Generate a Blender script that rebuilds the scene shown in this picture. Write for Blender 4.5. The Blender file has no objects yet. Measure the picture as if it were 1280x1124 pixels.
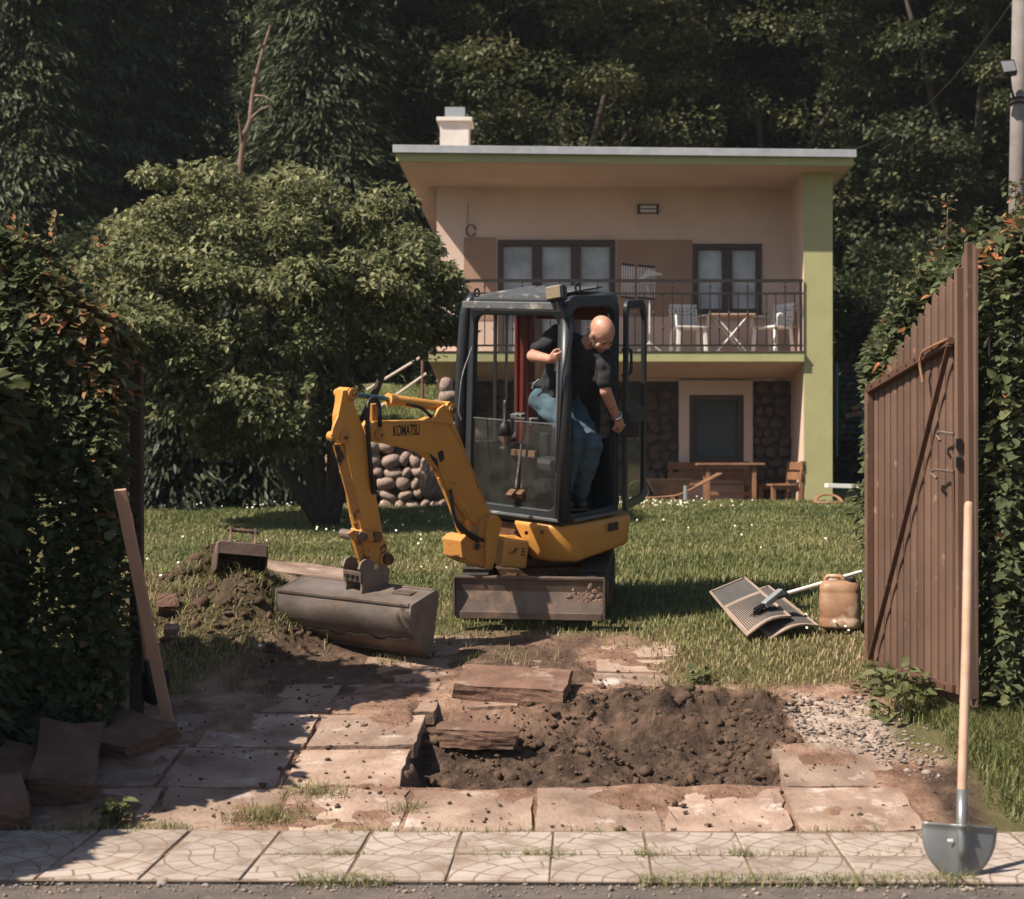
import bpy, bmesh, math, random
import numpy as np
from mathutils import Vector, Matrix, Euler, noise as mnoise

random.seed(7)
rng = np.random.default_rng(7)
R = math.radians
scene = bpy.context.scene
C = scene.collection

# ------------------------------------------------------------------ camera
F, CX, CY, EYE = 1921.0, 700.0, 590.0, 1.6      # focal length and principal point in photo pixels (1280 wide)
cam_d = bpy.data.cameras.new('camera')
cam = bpy.data.objects.new('camera', cam_d); C.objects.link(cam)
cam.location = (0, 0, EYE); cam.rotation_euler = (R(90), 0, 0)
cam_d.sensor_width = 36.0; cam_d.lens = 36.0 * F / 1280.0
cam_d.shift_x = (640 - CX) / 1280.0; cam_d.shift_y = (CY - 562) / 1280.0
cam_d.dof.use_dof = True; cam_d.dof.focus_distance = 9.6; cam_d.dof.aperture_fstop = 3.2
cam_d.clip_start = 0.1; cam_d.clip_end = 800
scene.camera = cam

# ------------------------------------------------------------------ sky and sun
SUN_AZ, SUN_EL = 60.0, 49.0
world = bpy.data.worlds.new('World'); scene.world = world; world.use_nodes = True
wn = world.node_tree; wn.nodes.clear()
w_out = wn.nodes.new('ShaderNodeOutputWorld'); w_bg = wn.nodes.new('ShaderNodeBackground')
w_sky = wn.nodes.new('ShaderNodeTexSky'); w_sky.sky_type = 'NISHITA'; w_sky.sun_disc = False
w_sky.sun_elevation = R(SUN_EL); w_sky.sun_rotation = R(180 + SUN_AZ)
w_sky.air_density = 1.0; w_sky.dust_density = 1.2
w_bg.inputs['Strength'].default_value = 0.064
wn.links.new(w_sky.outputs[0], w_bg.inputs[0]); wn.links.new(w_bg.outputs[0], w_out.inputs[0])
sun_d = bpy.data.lights.new('sun', 'SUN'); sun_d.energy = 4.8; sun_d.angle = R(0.53); sun_d.color = (1.0, 0.90, 0.76)
sun = bpy.data.objects.new('sun', sun_d); C.objects.link(sun)
sdir = Vector((math.sin(R(SUN_AZ)) * math.cos(R(SUN_EL)), math.cos(R(SUN_AZ)) * math.cos(R(SUN_EL)), -math.sin(R(SUN_EL))))
sun.rotation_euler = sdir.to_track_quat('-Z', 'Y').to_euler(); sun.location = (-8, -4, 14)
scene.view_settings.view_transform = 'Standard'; scene.view_settings.look = 'None'
scene.view_settings.exposure = 0.95; scene.view_settings.gamma = 1.0
scene.render.engine = 'CYCLES'
scene.cycles.max_bounces = 6; scene.cycles.diffuse_bounces = 3; scene.cycles.glossy_bounces = 3
scene.cycles.transparent_max_bounces = 12; scene.cycles.transmission_bounces = 4
scene.cycles.use_denoising = True

# ------------------------------------------------------------------ helpers
def P(px, py, D):
    """world point seen at photo pixel px,py at distance D"""
    return Vector(((px - CX) * D / F, D, EYE + (CY - py) * D / F))

def sstep(a, b, t):
    t = np.clip((t - a) / (b - a), 0, 1); return t * t * (3 - 2 * t)

_G = rng.random((64, 64))
def vnoise(x, y):
    xi = np.floor(x).astype(int); yi = np.floor(y).astype(int); fx = x - xi; fy = y - yi
    fx = fx * fx * (3 - 2 * fx); fy = fy * fy * (3 - 2 * fy)
    a = _G[xi % 64, yi % 64]; b = _G[(xi + 1) % 64, yi % 64]; c = _G[xi % 64, (yi + 1) % 64]; d = _G[(xi + 1) % 64, (yi + 1) % 64]
    return (a * (1 - fx) + b * fx) * (1 - fy) + (c * (1 - fx) + d * fx) * fy
def fbm(x, y, o=4):
    s = 0; a = .5
    for i in range(o):
        s = s + a * (vnoise(x * 2 ** i + 17.3 * i, y * 2 ** i + 9.1 * i) - .5); a *= .5
    return s * 2      # about -1..1

def mat(name, col, rough=.7, metal=0.0, var=None, scale=6.0, bump=0.0, bscale=60.0, spec=.4, detail=6.0, dirt=None, dscale=3.0, damt=.5, sharp=.12, vary=0.0):
    """procedural material: base colour with noise towards var, blotches of dirt, fine bump"""
    m = bpy.data.materials.new(name); m.use_nodes = True
    nt = m.node_tree; N = nt.nodes; L = nt.links
    b = N['Principled BSDF']; b.inputs['Roughness'].default_value = rough; b.inputs['Metallic'].default_value = metal
    b.inputs['Specular IOR Level'].default_value = spec
    tc = N.new('ShaderNodeTexCoord'); oi0 = N.new('ShaderNodeObjectInfo'); va = N.new('ShaderNodeVectorMath'); L.new(tc.outputs['Object'], va.inputs[0]); L.new(oi0.outputs['Location'], va.inputs[1])
    def noise(sc, det=detail):
        n = N.new('ShaderNodeTexNoise'); n.inputs['Scale'].default_value = sc; n.inputs['Detail'].default_value = det
        n.inputs['Roughness'].default_value = .6; L.new(va.outputs[0], n.inputs['Vector']); return n
    col = tuple(col) + (1,) if len(col) == 3 else col
    cur = None
    if var is not None:
        n = noise(scale); mx = N.new('ShaderNodeMix'); mx.data_type = 'RGBA'
        cr = N.new('ShaderNodeValToRGB'); cr.color_ramp.elements[0].position = .35; cr.color_ramp.elements[1].position = .68
        L.new(n.outputs[0], cr.inputs[0]); L.new(cr.outputs[0], mx.inputs[0])
        mx.inputs[6].default_value = col; mx.inputs[7].default_value = tuple(var) + (1,); cur = mx.outputs[2]
    if dirt is not None:
        n = noise(dscale, 9); cr = N.new('ShaderNodeValToRGB'); cr.color_ramp.elements[0].position = damt; cr.color_ramp.elements[1].position = damt + sharp
        L.new(n.outputs[0], cr.inputs[0]); mx = N.new('ShaderNodeMix'); mx.data_type = 'RGBA'; L.new(cr.outputs[0], mx.inputs[0])
        if cur is None: mx.inputs[6].default_value = col
        else: L.new(cur, mx.inputs[6])
        mx.inputs[7].default_value = tuple(dirt) + (1,); cur = mx.outputs[2]
        ra = N.new('ShaderNodeMapRange'); ra.inputs[3].default_value = rough; ra.inputs[4].default_value = min(1, rough + .3)
        L.new(cr.outputs[0], ra.inputs[0]); L.new(ra.outputs[0], b.inputs['Roughness'])
    if vary > 0 and cur is not None:
        oi = N.new('ShaderNodeObjectInfo'); mr = N.new('ShaderNodeMapRange'); mr.inputs[3].default_value = 1 - vary; mr.inputs[4].default_value = 1 + vary; L.new(oi.outputs['Random'], mr.inputs[0])
        mx = N.new('ShaderNodeVectorMath'); mx.operation = 'SCALE'; L.new(cur, mx.inputs[0]); L.new(mr.outputs[0], mx.inputs['Scale']); cur = mx.outputs[0]
    if cur is None: b.inputs['Base Color'].default_value = col
    else: L.new(cur, b.inputs['Base Color'])
    if bump > 0:
        n = noise(bscale, 4); bp = N.new('ShaderNodeBump'); bp.inputs['Strength'].default_value = bump; bp.inputs['Distance'].default_value = .01
        L.new(n.outputs[0], bp.inputs['Height']); L.new(bp.outputs[0], b.inputs['Normal'])
    return m

def leaf_mat(name, stops, trans=.35, rough=.55, spec=.3):
    """leaf colour picked from the per-leaf attribute 'tone'"""
    m = bpy.data.materials.new(name); m.use_nodes = True; nt = m.node_tree; N = nt.nodes; L = nt.links
    b = N['Principled BSDF']; b.inputs['Roughness'].default_value = rough; b.inputs['Specular IOR Level'].default_value = spec
    at = N.new('ShaderNodeAttribute'); at.attribute_name = 'tone'
    cr = N.new('ShaderNodeValToRGB'); el = cr.color_ramp.elements
    while len(el) < len(stops): el.new(.5)
    for e, (p, c) in zip(el, stops): e.position = p; e.color = tuple(c) + (1,)
    L.new(at.outputs['Fac'], cr.inputs[0]); L.new(cr.outputs[0], b.inputs['Base Color'])
    t = N.new('ShaderNodeBsdfTranslucent'); L.new(cr.outputs[0], t.inputs['Color'])
    mx = N.new('ShaderNodeMixShader'); mx.inputs[0].default_value = trans
    L.new(b.outputs[0], mx.inputs[1]); L.new(t.outputs[0], mx.inputs[2]); L.new(mx.outputs[0], N['Material Output'].inputs[0])
    return m

def glass_mat(name, tint, alpha, refl=1.0):
    """thin dirty pane: mostly clear, a little film, glossy at grazing angles"""
    m = bpy.data.materials.new(name); m.use_nodes = True; nt = m.node_tree; N = nt.nodes; L = nt.links
    N.remove(N['Principled BSDF'])
    tr = N.new('ShaderNodeBsdfTransparent'); tr.inputs[0].default_value = (*tint, 1)
    gl = N.new('ShaderNodeBsdfGlossy'); gl.inputs['Roughness'].default_value = .06
    df = N.new('ShaderNodeBsdfDiffuse'); df.inputs[0].default_value = (.16, .155, .15, 1)
    fr = N.new('ShaderNodeFresnel'); fr.inputs[0].default_value = 1.5
    tc = N.new('ShaderNodeTexCoord'); n = N.new('ShaderNodeTexNoise'); n.inputs['Scale'].default_value = 9; n.inputs['Detail'].default_value = 8
    L.new(tc.outputs['Object'], n.inputs['Vector'])
    mr = N.new('ShaderNodeMapRange'); mr.inputs[1].default_value = .35; mr.inputs[2].default_value = .75; mr.inputs[3].default_value = alpha * .4; mr.inputs[4].default_value = alpha * 1.5
    L.new(n.outputs[0], mr.inputs[0])
    m1 = N.new('ShaderNodeMixShader'); L.new(mr.outputs[0], m1.inputs[0]); L.new(tr.outputs[0], m1.inputs[1]); L.new(df.outputs[0], m1.inputs[2])
    fm = N.new('ShaderNodeMath'); fm.operation = 'MULTIPLY'; fm.inputs[1].default_value = refl; L.new(fr.outputs[0], fm.inputs[0])
    m2 = N.new('ShaderNodeMixShader'); L.new(fm.outputs[0], m2.inputs[0]); L.new(m1.outputs[0], m2.inputs[1]); L.new(gl.outputs[0], m2.inputs[2])
    L.new(m2.outputs[0], N['Material Output'].inputs[0]); return m

def tag(o, label=None, cat=None, group=None, kind=None):
    if label: o['label'] = label
    if cat: o['category'] = cat
    if group: o['group'] = group
    if kind: o['kind'] = kind
    return o
def empty(name, loc=(0, 0, 0), rot=(0, 0, 0), label=None, cat=None, group=None):
    o = bpy.data.objects.new(name, None); C.objects.link(o); o.location = loc; o.rotation_euler = rot; o.empty_display_size = .1
    return tag(o, label, cat, group)
def link(name, me, m=None, parent=None, bevel=0, smooth=False, seg=2):
    o = bpy.data.objects.new(name, me); C.objects.link(o)
    if m is not None: 
        me.materials.clear()
        for mm in (m if isinstance(m, (list, tuple)) else [m]): me.materials.append(mm)
    if parent is not None: o.parent = parent
    if smooth:
        for p in me.polygons: p.use_smooth = True
    if bevel:
        b = o.modifiers.new('bevel', 'BEVEL'); b.width = bevel; b.segments = seg; b.limit_method = 'ANGLE'; b.angle_limit = R(40)
    return o
def share(o, parent=None, loc=None, rot=None, scale=None):
    c = o.copy(); C.objects.link(c); c.parent = parent
    if loc is not None: c.location = loc
    if rot is not None: c.rotation_euler = rot
    if scale is not None: c.scale = scale
    return c
def copy_tree(o, parent=None):
    c = o.copy(); C.objects.link(c); c.parent = parent
    for ch in list(o.children): copy_tree(ch, c)
    return c

class MB:
    """collects polygons of one mesh"""
    def __init__(s): s.v = []; s.f = []
    def add(s, vs, fs):
        k = len(s.v); s.v += [tuple(v) for v in vs]; s.f += [tuple(k + i for i in f) for f in fs]; return s
    def box(s, c, size, rot=None):
        x, y, z = (d / 2 for d in size); M = (Euler(rot).to_matrix() if rot is not None else None)
        vs = [Vector(p) for p in ((-x, -y, -z), (x, -y, -z), (x, y, -z), (-x, y, -z), (-x, -y, z), (x, -y, z), (x, y, z), (-x, y, z))]
        vs = [(M @ v if M else v) + Vector(c) for v in vs]
        return s.add(vs, [(0, 3, 2, 1), (4, 5, 6, 7), (0, 1, 5, 4), (1, 2, 6, 5), (2, 3, 7, 6), (3, 0, 4, 7)])
    def span(s, a, b): return s.box([(p + q) / 2 for p, q in zip(a, b)], [abs(q - p) for p, q in zip(a, b)])
    def bar(s, a, b, w, h, up=(0, 0, 1)):
        a, b = Vector(a), Vector(b); d = (b - a).normalized(); up = Vector(up)
        if abs(d.dot(up)) > .98: up = Vector((0, 1, 0))
        r = d.cross(up).normalized(); u = r.cross(d)
        vs = [p + r * sx * w / 2 + u * sz * h / 2 for p in (a, b) for sx, sz in ((-1, -1), (1, -1), (1, 1), (-1, 1))]
        return s.add(vs, [(0, 1, 2, 3), (7, 6, 5, 4), (0, 4, 5, 1), (1, 5, 6, 2), (2, 6, 7, 3), (3, 7, 4, 0)])
    def prism(s, pts, off):
        """closed polygon of 3D points extruded by off"""
        pts = [Vector(p) for p in pts]; off = Vector(off); n = len(pts)
        return s.add(pts + [p + off for p in pts], [tuple(range(n))[::-1], tuple(range(n, 2 * n))] + [(i, (i + 1) % n, n + (i + 1) % n, n + i) for i in range(n)])
    def tube(s, pts, r, n=8, cap=True, closed=False):
        pts = [Vector(p) for p in pts]; m = len(pts); rs = r if isinstance(r, (list, tuple)) else [r] * m
        vs = []; up = None
        for i, p in enumerate(pts):
            if closed: d = pts[(i + 1) % m] - pts[i - 1]
            else: d = pts[min(i + 1, m - 1)] - pts[max(i - 1, 0)]
            d = d.normalized() if d.length > 1e-9 else Vector((0, 0, 1))
            if up is None: up = d.orthogonal().normalized()
            else:
                up = up - d * up.dot(d); up = up.normalized() if up.length > 1e-6 else d.orthogonal().normalized()
            w = d.cross(up)
            vs += [p + (up * math.cos(2 * math.pi * k / n) + w * math.sin(2 * math.pi * k / n)) * rs[i] for k in range(n)]
        fs = []
        for i in range(m if closed else m - 1):
            a = i * n; b = ((i + 1) % m) * n
            fs += [(a + k, a + (k + 1) % n, b + (k + 1) % n, b + k) for k in range(n)]
        if cap and not closed: fs += [tuple(range(n))[::-1], tuple(range((m - 1) * n, m * n))]
        return s.add(vs, fs)
    def lathe(s, prof, n=16, M=None):
        vs = []
        for r, z in prof: vs += [Vector((r * math.cos(2 * math.pi * k / n), r * math.sin(2 * math.pi * k / n), z)) for k in range(n)]
        if M is not None: vs = [M @ v for v in vs]
        m = len(prof); fs = [(i * n + k, i * n + (k + 1) % n, (i + 1) * n + (k + 1) % n, (i + 1) * n + k) for i in range(m - 1) for k in range(n)]
        return s.add(vs, fs + [tuple(range(n))[::-1], tuple(range((m - 1) * n, m * n))])
    def mesh(s, name='m'):
        me = bpy.data.meshes.new(name); me.from_pydata(s.v, [], s.f); me.update(); return me
    def build(s, name, m=None, parent=None, bevel=0, smooth=False, seg=2): return link(name, s.mesh(name), m, parent, bevel, smooth, seg)

def arc_pts(pts, r, n=4):
    """round the corners of a 3D polyline"""
    pts = [Vector(p) for p in pts]; out = [pts[0]]
    for i in range(1, len(pts) - 1):
        a, b, c = pts[i - 1], pts[i], pts[i + 1]
        d1 = (a - b); d2 = (c - b); rr = min(r, d1.length * .45, d2.length * .45)
        p, q = b + d1.normalized() * rr, b + d2.normalized() * rr
        for k in range(n + 1):
            t = k / n; out.append(p * (1 - t) ** 2 + b * 2 * t * (1 - t) + q * t * t)
    return out + [pts[-1]]

def np_mesh(name, V, quads=None, tris=None, tone=None, m=None, parent=None, smooth=False):
    """fast mesh from numpy arrays; tone = per-vertex float"""
    me = bpy.data.meshes.new(name); nq = 0 if quads is None else len(quads); nt_ = 0 if tris is None else len(tris)
    me.vertices.add(len(V)); me.vertices.foreach_set('co', np.asarray(V, np.float32).ravel())
    idx = []; 
    if nq: idx.append(np.asarray(quads, np.int32).ravel())
    if nt_: idx.append(np.asarray(tris, np.int32).ravel())
    idx = np.concatenate(idx); me.loops.add(len(idx)); me.loops.foreach_set('vertex_index', idx)
    ls = np.concatenate([np.arange(nq) * 4, nq * 4 + np.arange(nt_) * 3]).astype(np.int32)
    me.polygons.add(nq + nt_); me.polygons.foreach_set('loop_start', ls)
    if smooth: me.polygons.foreach_set('use_smooth', np.ones(nq + nt_, bool))
    if tone is not None:
        a = me.attributes.new('tone', 'FLOAT', 'POINT'); a.data.foreach_set('value', np.asarray(tone, np.float32))
    me.update(calc_edges=True); me.validate()
    return link(name, me, m, parent)

def unit(a): return a / np.maximum(np.linalg.norm(a, axis=1, keepdims=True), 1e-9)
def leaves(pos, axis, normal, length, width, tone, fold=.18, shape='diamond'):
    """arrays of leaves -> (V, quads/tris, tone); axis: stalk to tip, normal: face"""
    n = len(pos); axis = unit(axis); side = unit(np.cross(axis, normal)); nor = np.cross(side, axis)
    L = length[:, None]; W = width[:, None]
    if shape == 'diamond':
        V = np.stack([pos, pos + axis * L * .45 + side * W * .5 + nor * W * fold, pos + axis * L, pos + axis * L * .45 - side * W * .5 + nor * W * fold], 1)
        i = np.arange(n)[:, None] * 4
        return V.reshape(-1, 3), None, np.concatenate([i + [0, 1, 2], i + [0, 2, 3]]), np.repeat(tone, 4)
    V = np.stack([pos, pos + axis * L * .22 + side * W * .46 + nor * W * fold, pos + axis * L * .62 + side * W * .40 + nor * W * fold * .6, pos + axis * L - nor * L * .12,
                  pos + axis * L * .62 - side * W * .40 + nor * W * fold * .6, pos + axis * L * .22 - side * W * .46 + nor * W * fold], 1)
    i = np.arange(n)[:, None] * 6
    return V.reshape(-1, 3), np.concatenate([i + [0, 1, 2, 3], i + [0, 3, 4, 5]]), None, np.repeat(tone, 6)

PROF_Y = np.array([-30, 6.75, 9.8, 11.5, 22.4, 27, 32, 45, 70, 130.])
PROF_Z = np.array([0, 0, .488, .709, 1.2, 1.42, 3.0, 10, 26, 62.])
def base_h(y): return np.interp(y, PROF_Y, PROF_Z)
def pit_mask(x, y):
    wob = .10 * fbm(x * 2.2 + 5, y * 2.2 + 3, 3)
    return sstep(-.82, -.72, x + wob * 1.1) * (1 - sstep(1.02, 1.22, x + wob)) * sstep(7.36, 7.42, y) * (1 - sstep(8.35, 8.75, y + wob))
def heap_mask(x, y):
    wob = .25 * fbm(x * 1.7, y * 1.7, 3)
    a = np.exp(-((x - .50) / .60) ** 2 - ((y - 8.64 + wob * .4) / .19) ** 2)
    b = np.exp(-((x - 1.08 + wob * .3) / .17) ** 2 - ((y - 8.25) / .38) ** 2) * .75
    c = np.exp(-((x - .98) / .2) ** 2 - ((y - 7.66) / .12) ** 2) * .55 + .4 * np.exp(-((x - .1) / .35) ** 2 - ((y - 8.2) / .16) ** 2)
    d = np.exp(-((x + .55) / .3) ** 2 - ((y - 8.25) / .1) ** 2) * .55
    return np.clip(a + b + c + d, 0, 1)
def mound_mask(x, y):
    return np.exp(-((x + 2.35) / .68) ** 2 - ((y - 10.15) / .62) ** 2) + .35 * np.exp(-((x + 1.95) / .35) ** 2 - ((y - 9.75) / .3) ** 2)
def ground_h(x, y):
    x = np.asarray(x, float); y = np.asarray(y, float)
    h = base_h(y) + .025 * fbm(x * .8, y * .8, 3) * sstep(6.7, 9, y)
    pm = pit_mask(x, y); hm = heap_mask(x, y); mm = mound_mask(x, y)
    h = h - .16 * pm * (1 - .85 * hm) + hm * (.045 + .15 * fbm(x * 7, y * 7, 5)) + pm * .05 * fbm(x * 4, y * 4, 5)
    h = h + mm * (.42 + .22 * fbm(x * 3.5, y * 3.5, 4))
    h = h + .03 * fbm(x * 3, y * 3, 3) * sstep(10, 13, y) + sstep(1.75, 2.6, x) * sstep(6.6, 7.6, y) * (1 - sstep(9, 11, y)) * .12
    h = h - .34 * sstep(21.85, 22.2, y) * (1 - sstep(24, 25, y)) * sstep(-2.3, -2.0, x) * (1 - sstep(4.0, 4.2, x))
    return h
def gh(x, y): return float(ground_h(np.array([x]), np.array([y]))[0])
# ------------------------------------------------------------------ materials
M = {}
M['slab'] = mat('slab', (.335, .240, .187), .92, var=(.15, .092, .065), scale=3.4, detail=10, bump=.8, bscale=40, dirt=(.50, .425, .375), dscale=5, damt=.57, sharp=.16, vary=.2)
M['slab_dirty'] = mat('slab_dirty', (.28, .185, .138), .95, var=(.145, .09, .064), scale=3, detail=10, bump=.8, bscale=30, dirt=(.38, .29, .235), dscale=5, damt=.6)
M['broken_concrete'] = mat('broken_concrete', (.19, .105, .072), .95, var=(.10, .056, .04), scale=5, bump=1, bscale=22, dirt=(.27, .19, .15), dscale=4, damt=.6, vary=.2)
M['clod'] = mat('clod', (.06, .040, .029), 1, var=(.12, .076, .053), scale=3, bump=.9, bscale=40, spec=.1)
M['pebble'] = mat('pebble', (.30, .245, .21), .9, var=(.14, .105, .088), scale=7.0, bump=.3, bscale=50)
M['asphalt'] = mat('asphalt', (.085, .072, .064), .95, var=(.15, .118, .10), scale=6, bump=1, bscale=110, dirt=(.21, .16, .13), dscale=25, damt=.58)
M['bark'] = mat('bark', (.075, .055, .042), .95, var=(.035, .027, .022), scale=12, bump=1, bscale=25)
M['dead_bark'] = mat('dead_bark', (.21, .13, .10), .95, var=(.10, .065, .05), scale=6, bump=1, bscale=20)
LEAF = {}
LEAF['hedge'] = leaf_mat('hedge_leaf', [(0, (.055, .066, .036)), (.45, (.105, .122, .06)), (.7, (.17, .175, .08)), (.85, (.27, .17, .08)), (1, (.46, .18, .09))], .35, rough=.7, spec=.15)
LEAF['tree'] = leaf_mat('tree_leaf', [(0, (.055, .065, .027)), (.5, (.14, .150, .062)), (1, (.30, .288, .155))], .35, rough=.55, spec=.25)
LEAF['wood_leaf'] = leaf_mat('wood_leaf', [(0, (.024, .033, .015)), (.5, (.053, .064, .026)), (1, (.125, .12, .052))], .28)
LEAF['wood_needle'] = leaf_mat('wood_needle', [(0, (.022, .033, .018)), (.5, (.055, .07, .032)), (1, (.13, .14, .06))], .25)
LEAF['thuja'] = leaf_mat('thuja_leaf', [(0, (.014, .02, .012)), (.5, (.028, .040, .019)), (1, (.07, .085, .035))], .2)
LEAF['grass'] = leaf_mat('grass_blade', [(0, (.065, .085, .027)), (.45, (.162, .178, .062)), (.74, (.27, .245, .105)), (1, (.36, .265, .155))], .35)

def ground_material():
    m = bpy.data.materials.new('ground'); m.use_nodes = True; nt = m.node_tree; N = nt.nodes; L = nt.links
    b = N['Principled BSDF']; b.inputs['Roughness'].default_value = .97; b.inputs['Specular IOR Level'].default_value = .15
    tc = N.new('ShaderNodeTexCoord')
    def noise(sc, det=8):
        n = N.new('ShaderNodeTexNoise'); n.inputs['Scale'].default_value = sc; n.inputs['Detail'].default_value = det; n.inputs['Roughness'].default_value = .65
        L.new(tc.outputs['Object'], n.inputs['Vector']); return n
    def ramp(src, stops):
        cr = N.new('ShaderNodeValToRGB'); el = cr.color_ramp.elements
        while len(el) < len(stops): el.new(.5)
        for e, (p, c) in zip(el, stops): e.position = p; e.color = tuple(c) + (1,)
        L.new(src, cr.inputs[0]); return cr.outputs[0]
    def mixc(f, a, c):
        x = N.new('ShaderNodeMix'); x.data_type = 'RGBA'; L.new(f, x.inputs[0]); L.new(a, x.inputs[6]); L.new(c, x.inputs[7]); return x.outputs[2]
    turf = ramp(noise(1.6).outputs[0], [(.3, (.06, .06, .024)), (.55, (.10, .09, .04)), (.75, (.16, .115, .065))])
    dust = ramp(noise(5).outputs[0], [(.28, (.085, .050, .035)), (.46, (.20, .117, .081)), (.6, (.30, .19, .136)), (.78, (.43, .32, .255))])
    soil = ramp(noise(9).outputs[0], [(.3, (.032, .021, .016)), (.48, (.062, .041, .030)), (.62, (.105, .069, .05)), (.78, (.18, .118, .086))])
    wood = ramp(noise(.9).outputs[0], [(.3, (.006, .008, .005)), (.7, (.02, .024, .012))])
    chalk = ramp(noise(14).outputs[0], [(.3, (.17, .115, .085)), (.5, (.36, .27, .215)), (.7, (.52, .43, .37))])
    def attr(n):
        a = N.new('ShaderNodeAttribute'); a.attribute_name = n; return a.outputs['Fac']
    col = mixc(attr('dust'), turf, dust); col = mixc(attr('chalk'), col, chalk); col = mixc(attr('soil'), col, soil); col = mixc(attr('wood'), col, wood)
    L.new(col, b.inputs['Base Color'])
    bp = N.new('ShaderNodeBump'); bp.inputs['Strength'].default_value = 1; bp.inputs['Distance'].default_value = .03
    L.new(noise(28, 6).outputs[0], bp.inputs['Height']); L.new(bp.outputs[0], b.inputs['Normal'])
    return m

def dust_mask(x, y):
    w = .28 * fbm(x * 1.6 + 3, y * 1.6 + 8, 4)
    left = np.where(y < 8.75, sstep(-3.9, -3.6, x), sstep(-2.25, -2.0, x + w - .45 * np.clip(y - 9.2, 0, 3)))
    right = np.where(y < 8.9, 1 - sstep(1.7, 1.95, x + w), 1 - sstep(.55, .95, x + w + (y - 8.9) * .05))
    far = 1 - sstep(9.9, 10.5, y + w * 1.8)
    band = sstep(8.45, 8.7, y + w) * (1 - sstep(8.95, 9.15, y + w * .6)) * sstep(.3, .5, x) * (1 - sstep(1.9, 2.05, x))
    return np.clip(np.maximum(left * right * far, band), 0, 1)
def chalk_mask(x, y):
    w = .25 * fbm(x * 2.5 + 31, y * 2.5 + 8, 4)
    return np.clip(sstep(1.2, 1.32, x + w) * (1 - sstep(1.72, 1.9, x + w)) * sstep(7.75, 7.95, y + w) * (1 - sstep(8.7, 8.95, y + w)), 0, 1)
def soil_mask(x, y):
    return np.clip(np.maximum.reduce([pit_mask(x, y), sstep(.25, .5, heap_mask(x, y)), .8 * sstep(.25, .6, mound_mask(x, y) + .5 * fbm(x * 5, y * 5, 3)),
        sstep(1.7, 1.8, x) * (1 - sstep(1.95, 2.1, x + .2 * fbm(x * 4, y * 4))) * sstep(6.8, 6.95, y) * (1 - sstep(7.5, 7.7, y)),
        .8 * sstep(.1, .35, fbm(x * 1.4 + 40, y * 1.4 + 12, 4)) * dust_mask(x, y) * sstep(8.6, 8.9, y)]), 0, 1)

# ------------------------------------------------------------------ the ground sheet
gx = np.unique(np.round(np.concatenate([np.linspace(-60, -14, 12), np.linspace(-13, -3.6, 48), np.arange(-3.6, -1.0, .03), np.arange(-1.0, 1.45, .017), np.arange(1.45, 2.9, .03), np.linspace(2.95, 13, 48), np.linspace(14, 60, 12)]), 4))
gy = np.unique(np.round(np.concatenate([np.linspace(-25, 4, 8), np.linspace(4.5, 6.5, 8), np.arange(6.6, 7.3, .028), np.arange(7.3, 9.0, .017), np.arange(9.0, 10.8, .028), np.linspace(10.9, 27, 90), np.linspace(28, 70, 22)]), 4))
GX, GY = np.meshgrid(gx, gy); X_ = GX.ravel(); Y_ = GY.ravel()
H_ = ground_h(X_, Y_)
fine = np.clip(soil_mask(X_, Y_), 0, 1)
H_ = H_ + fine * .030 * fbm(X_ * 14, Y_ * 14, 4) + heap_mask(X_, Y_) * .07 * np.abs(fbm(X_ * 13 + 3, Y_ * 13, 4)) + np.clip(pit_mask(X_, Y_) + heap_mask(X_, Y_), 0, 1) * .022 * fbm(X_ * 30, Y_ * 30, 3) + dust_mask(X_, Y_) * (1 - fine) * .010 * fbm(X_ * 9 + 2, Y_ * 9, 3) + (-.010 + .034 * fbm(X_ * 2.3 + 11, Y_ * 2.3 + 5, 5)) * dust_mask(X_, Y_) * (Y_ > 6.82)
nxg, nyg = len(gx), len(gy)
ii = (np.arange(nyg - 1)[:, None] * nxg + np.arange(nxg - 1)[None, :]).ravel()
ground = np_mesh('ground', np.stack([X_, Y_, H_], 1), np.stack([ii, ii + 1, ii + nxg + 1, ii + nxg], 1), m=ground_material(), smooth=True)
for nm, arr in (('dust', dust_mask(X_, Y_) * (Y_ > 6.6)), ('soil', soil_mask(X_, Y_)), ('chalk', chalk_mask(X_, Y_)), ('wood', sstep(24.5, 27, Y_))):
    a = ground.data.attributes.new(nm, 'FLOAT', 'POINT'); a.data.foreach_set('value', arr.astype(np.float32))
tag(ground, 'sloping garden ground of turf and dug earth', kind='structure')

# asphalt road at the very front
road = MB(); rx = np.linspace(-40, 40, 161)
for i in range(len(rx) - 1):
    e0 = 5.945 + .035 * math.sin(rx[i] * 7.1) + .03 * math.sin(rx[i] * 17.3 + 1); e1 = 5.945 + .035 * math.sin(rx[i + 1] * 7.1) + .03 * math.sin(rx[i + 1] * 17.3 + 1)
    road.add([(rx[i], -5, .012), (rx[i + 1], -5, .012), (rx[i + 1], e1, .012), (rx[i], e0, .012)], [(0, 1, 2, 3)])
tag(road.build('road', M['asphalt']), 'worn grey asphalt road edge', kind='structure')

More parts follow.
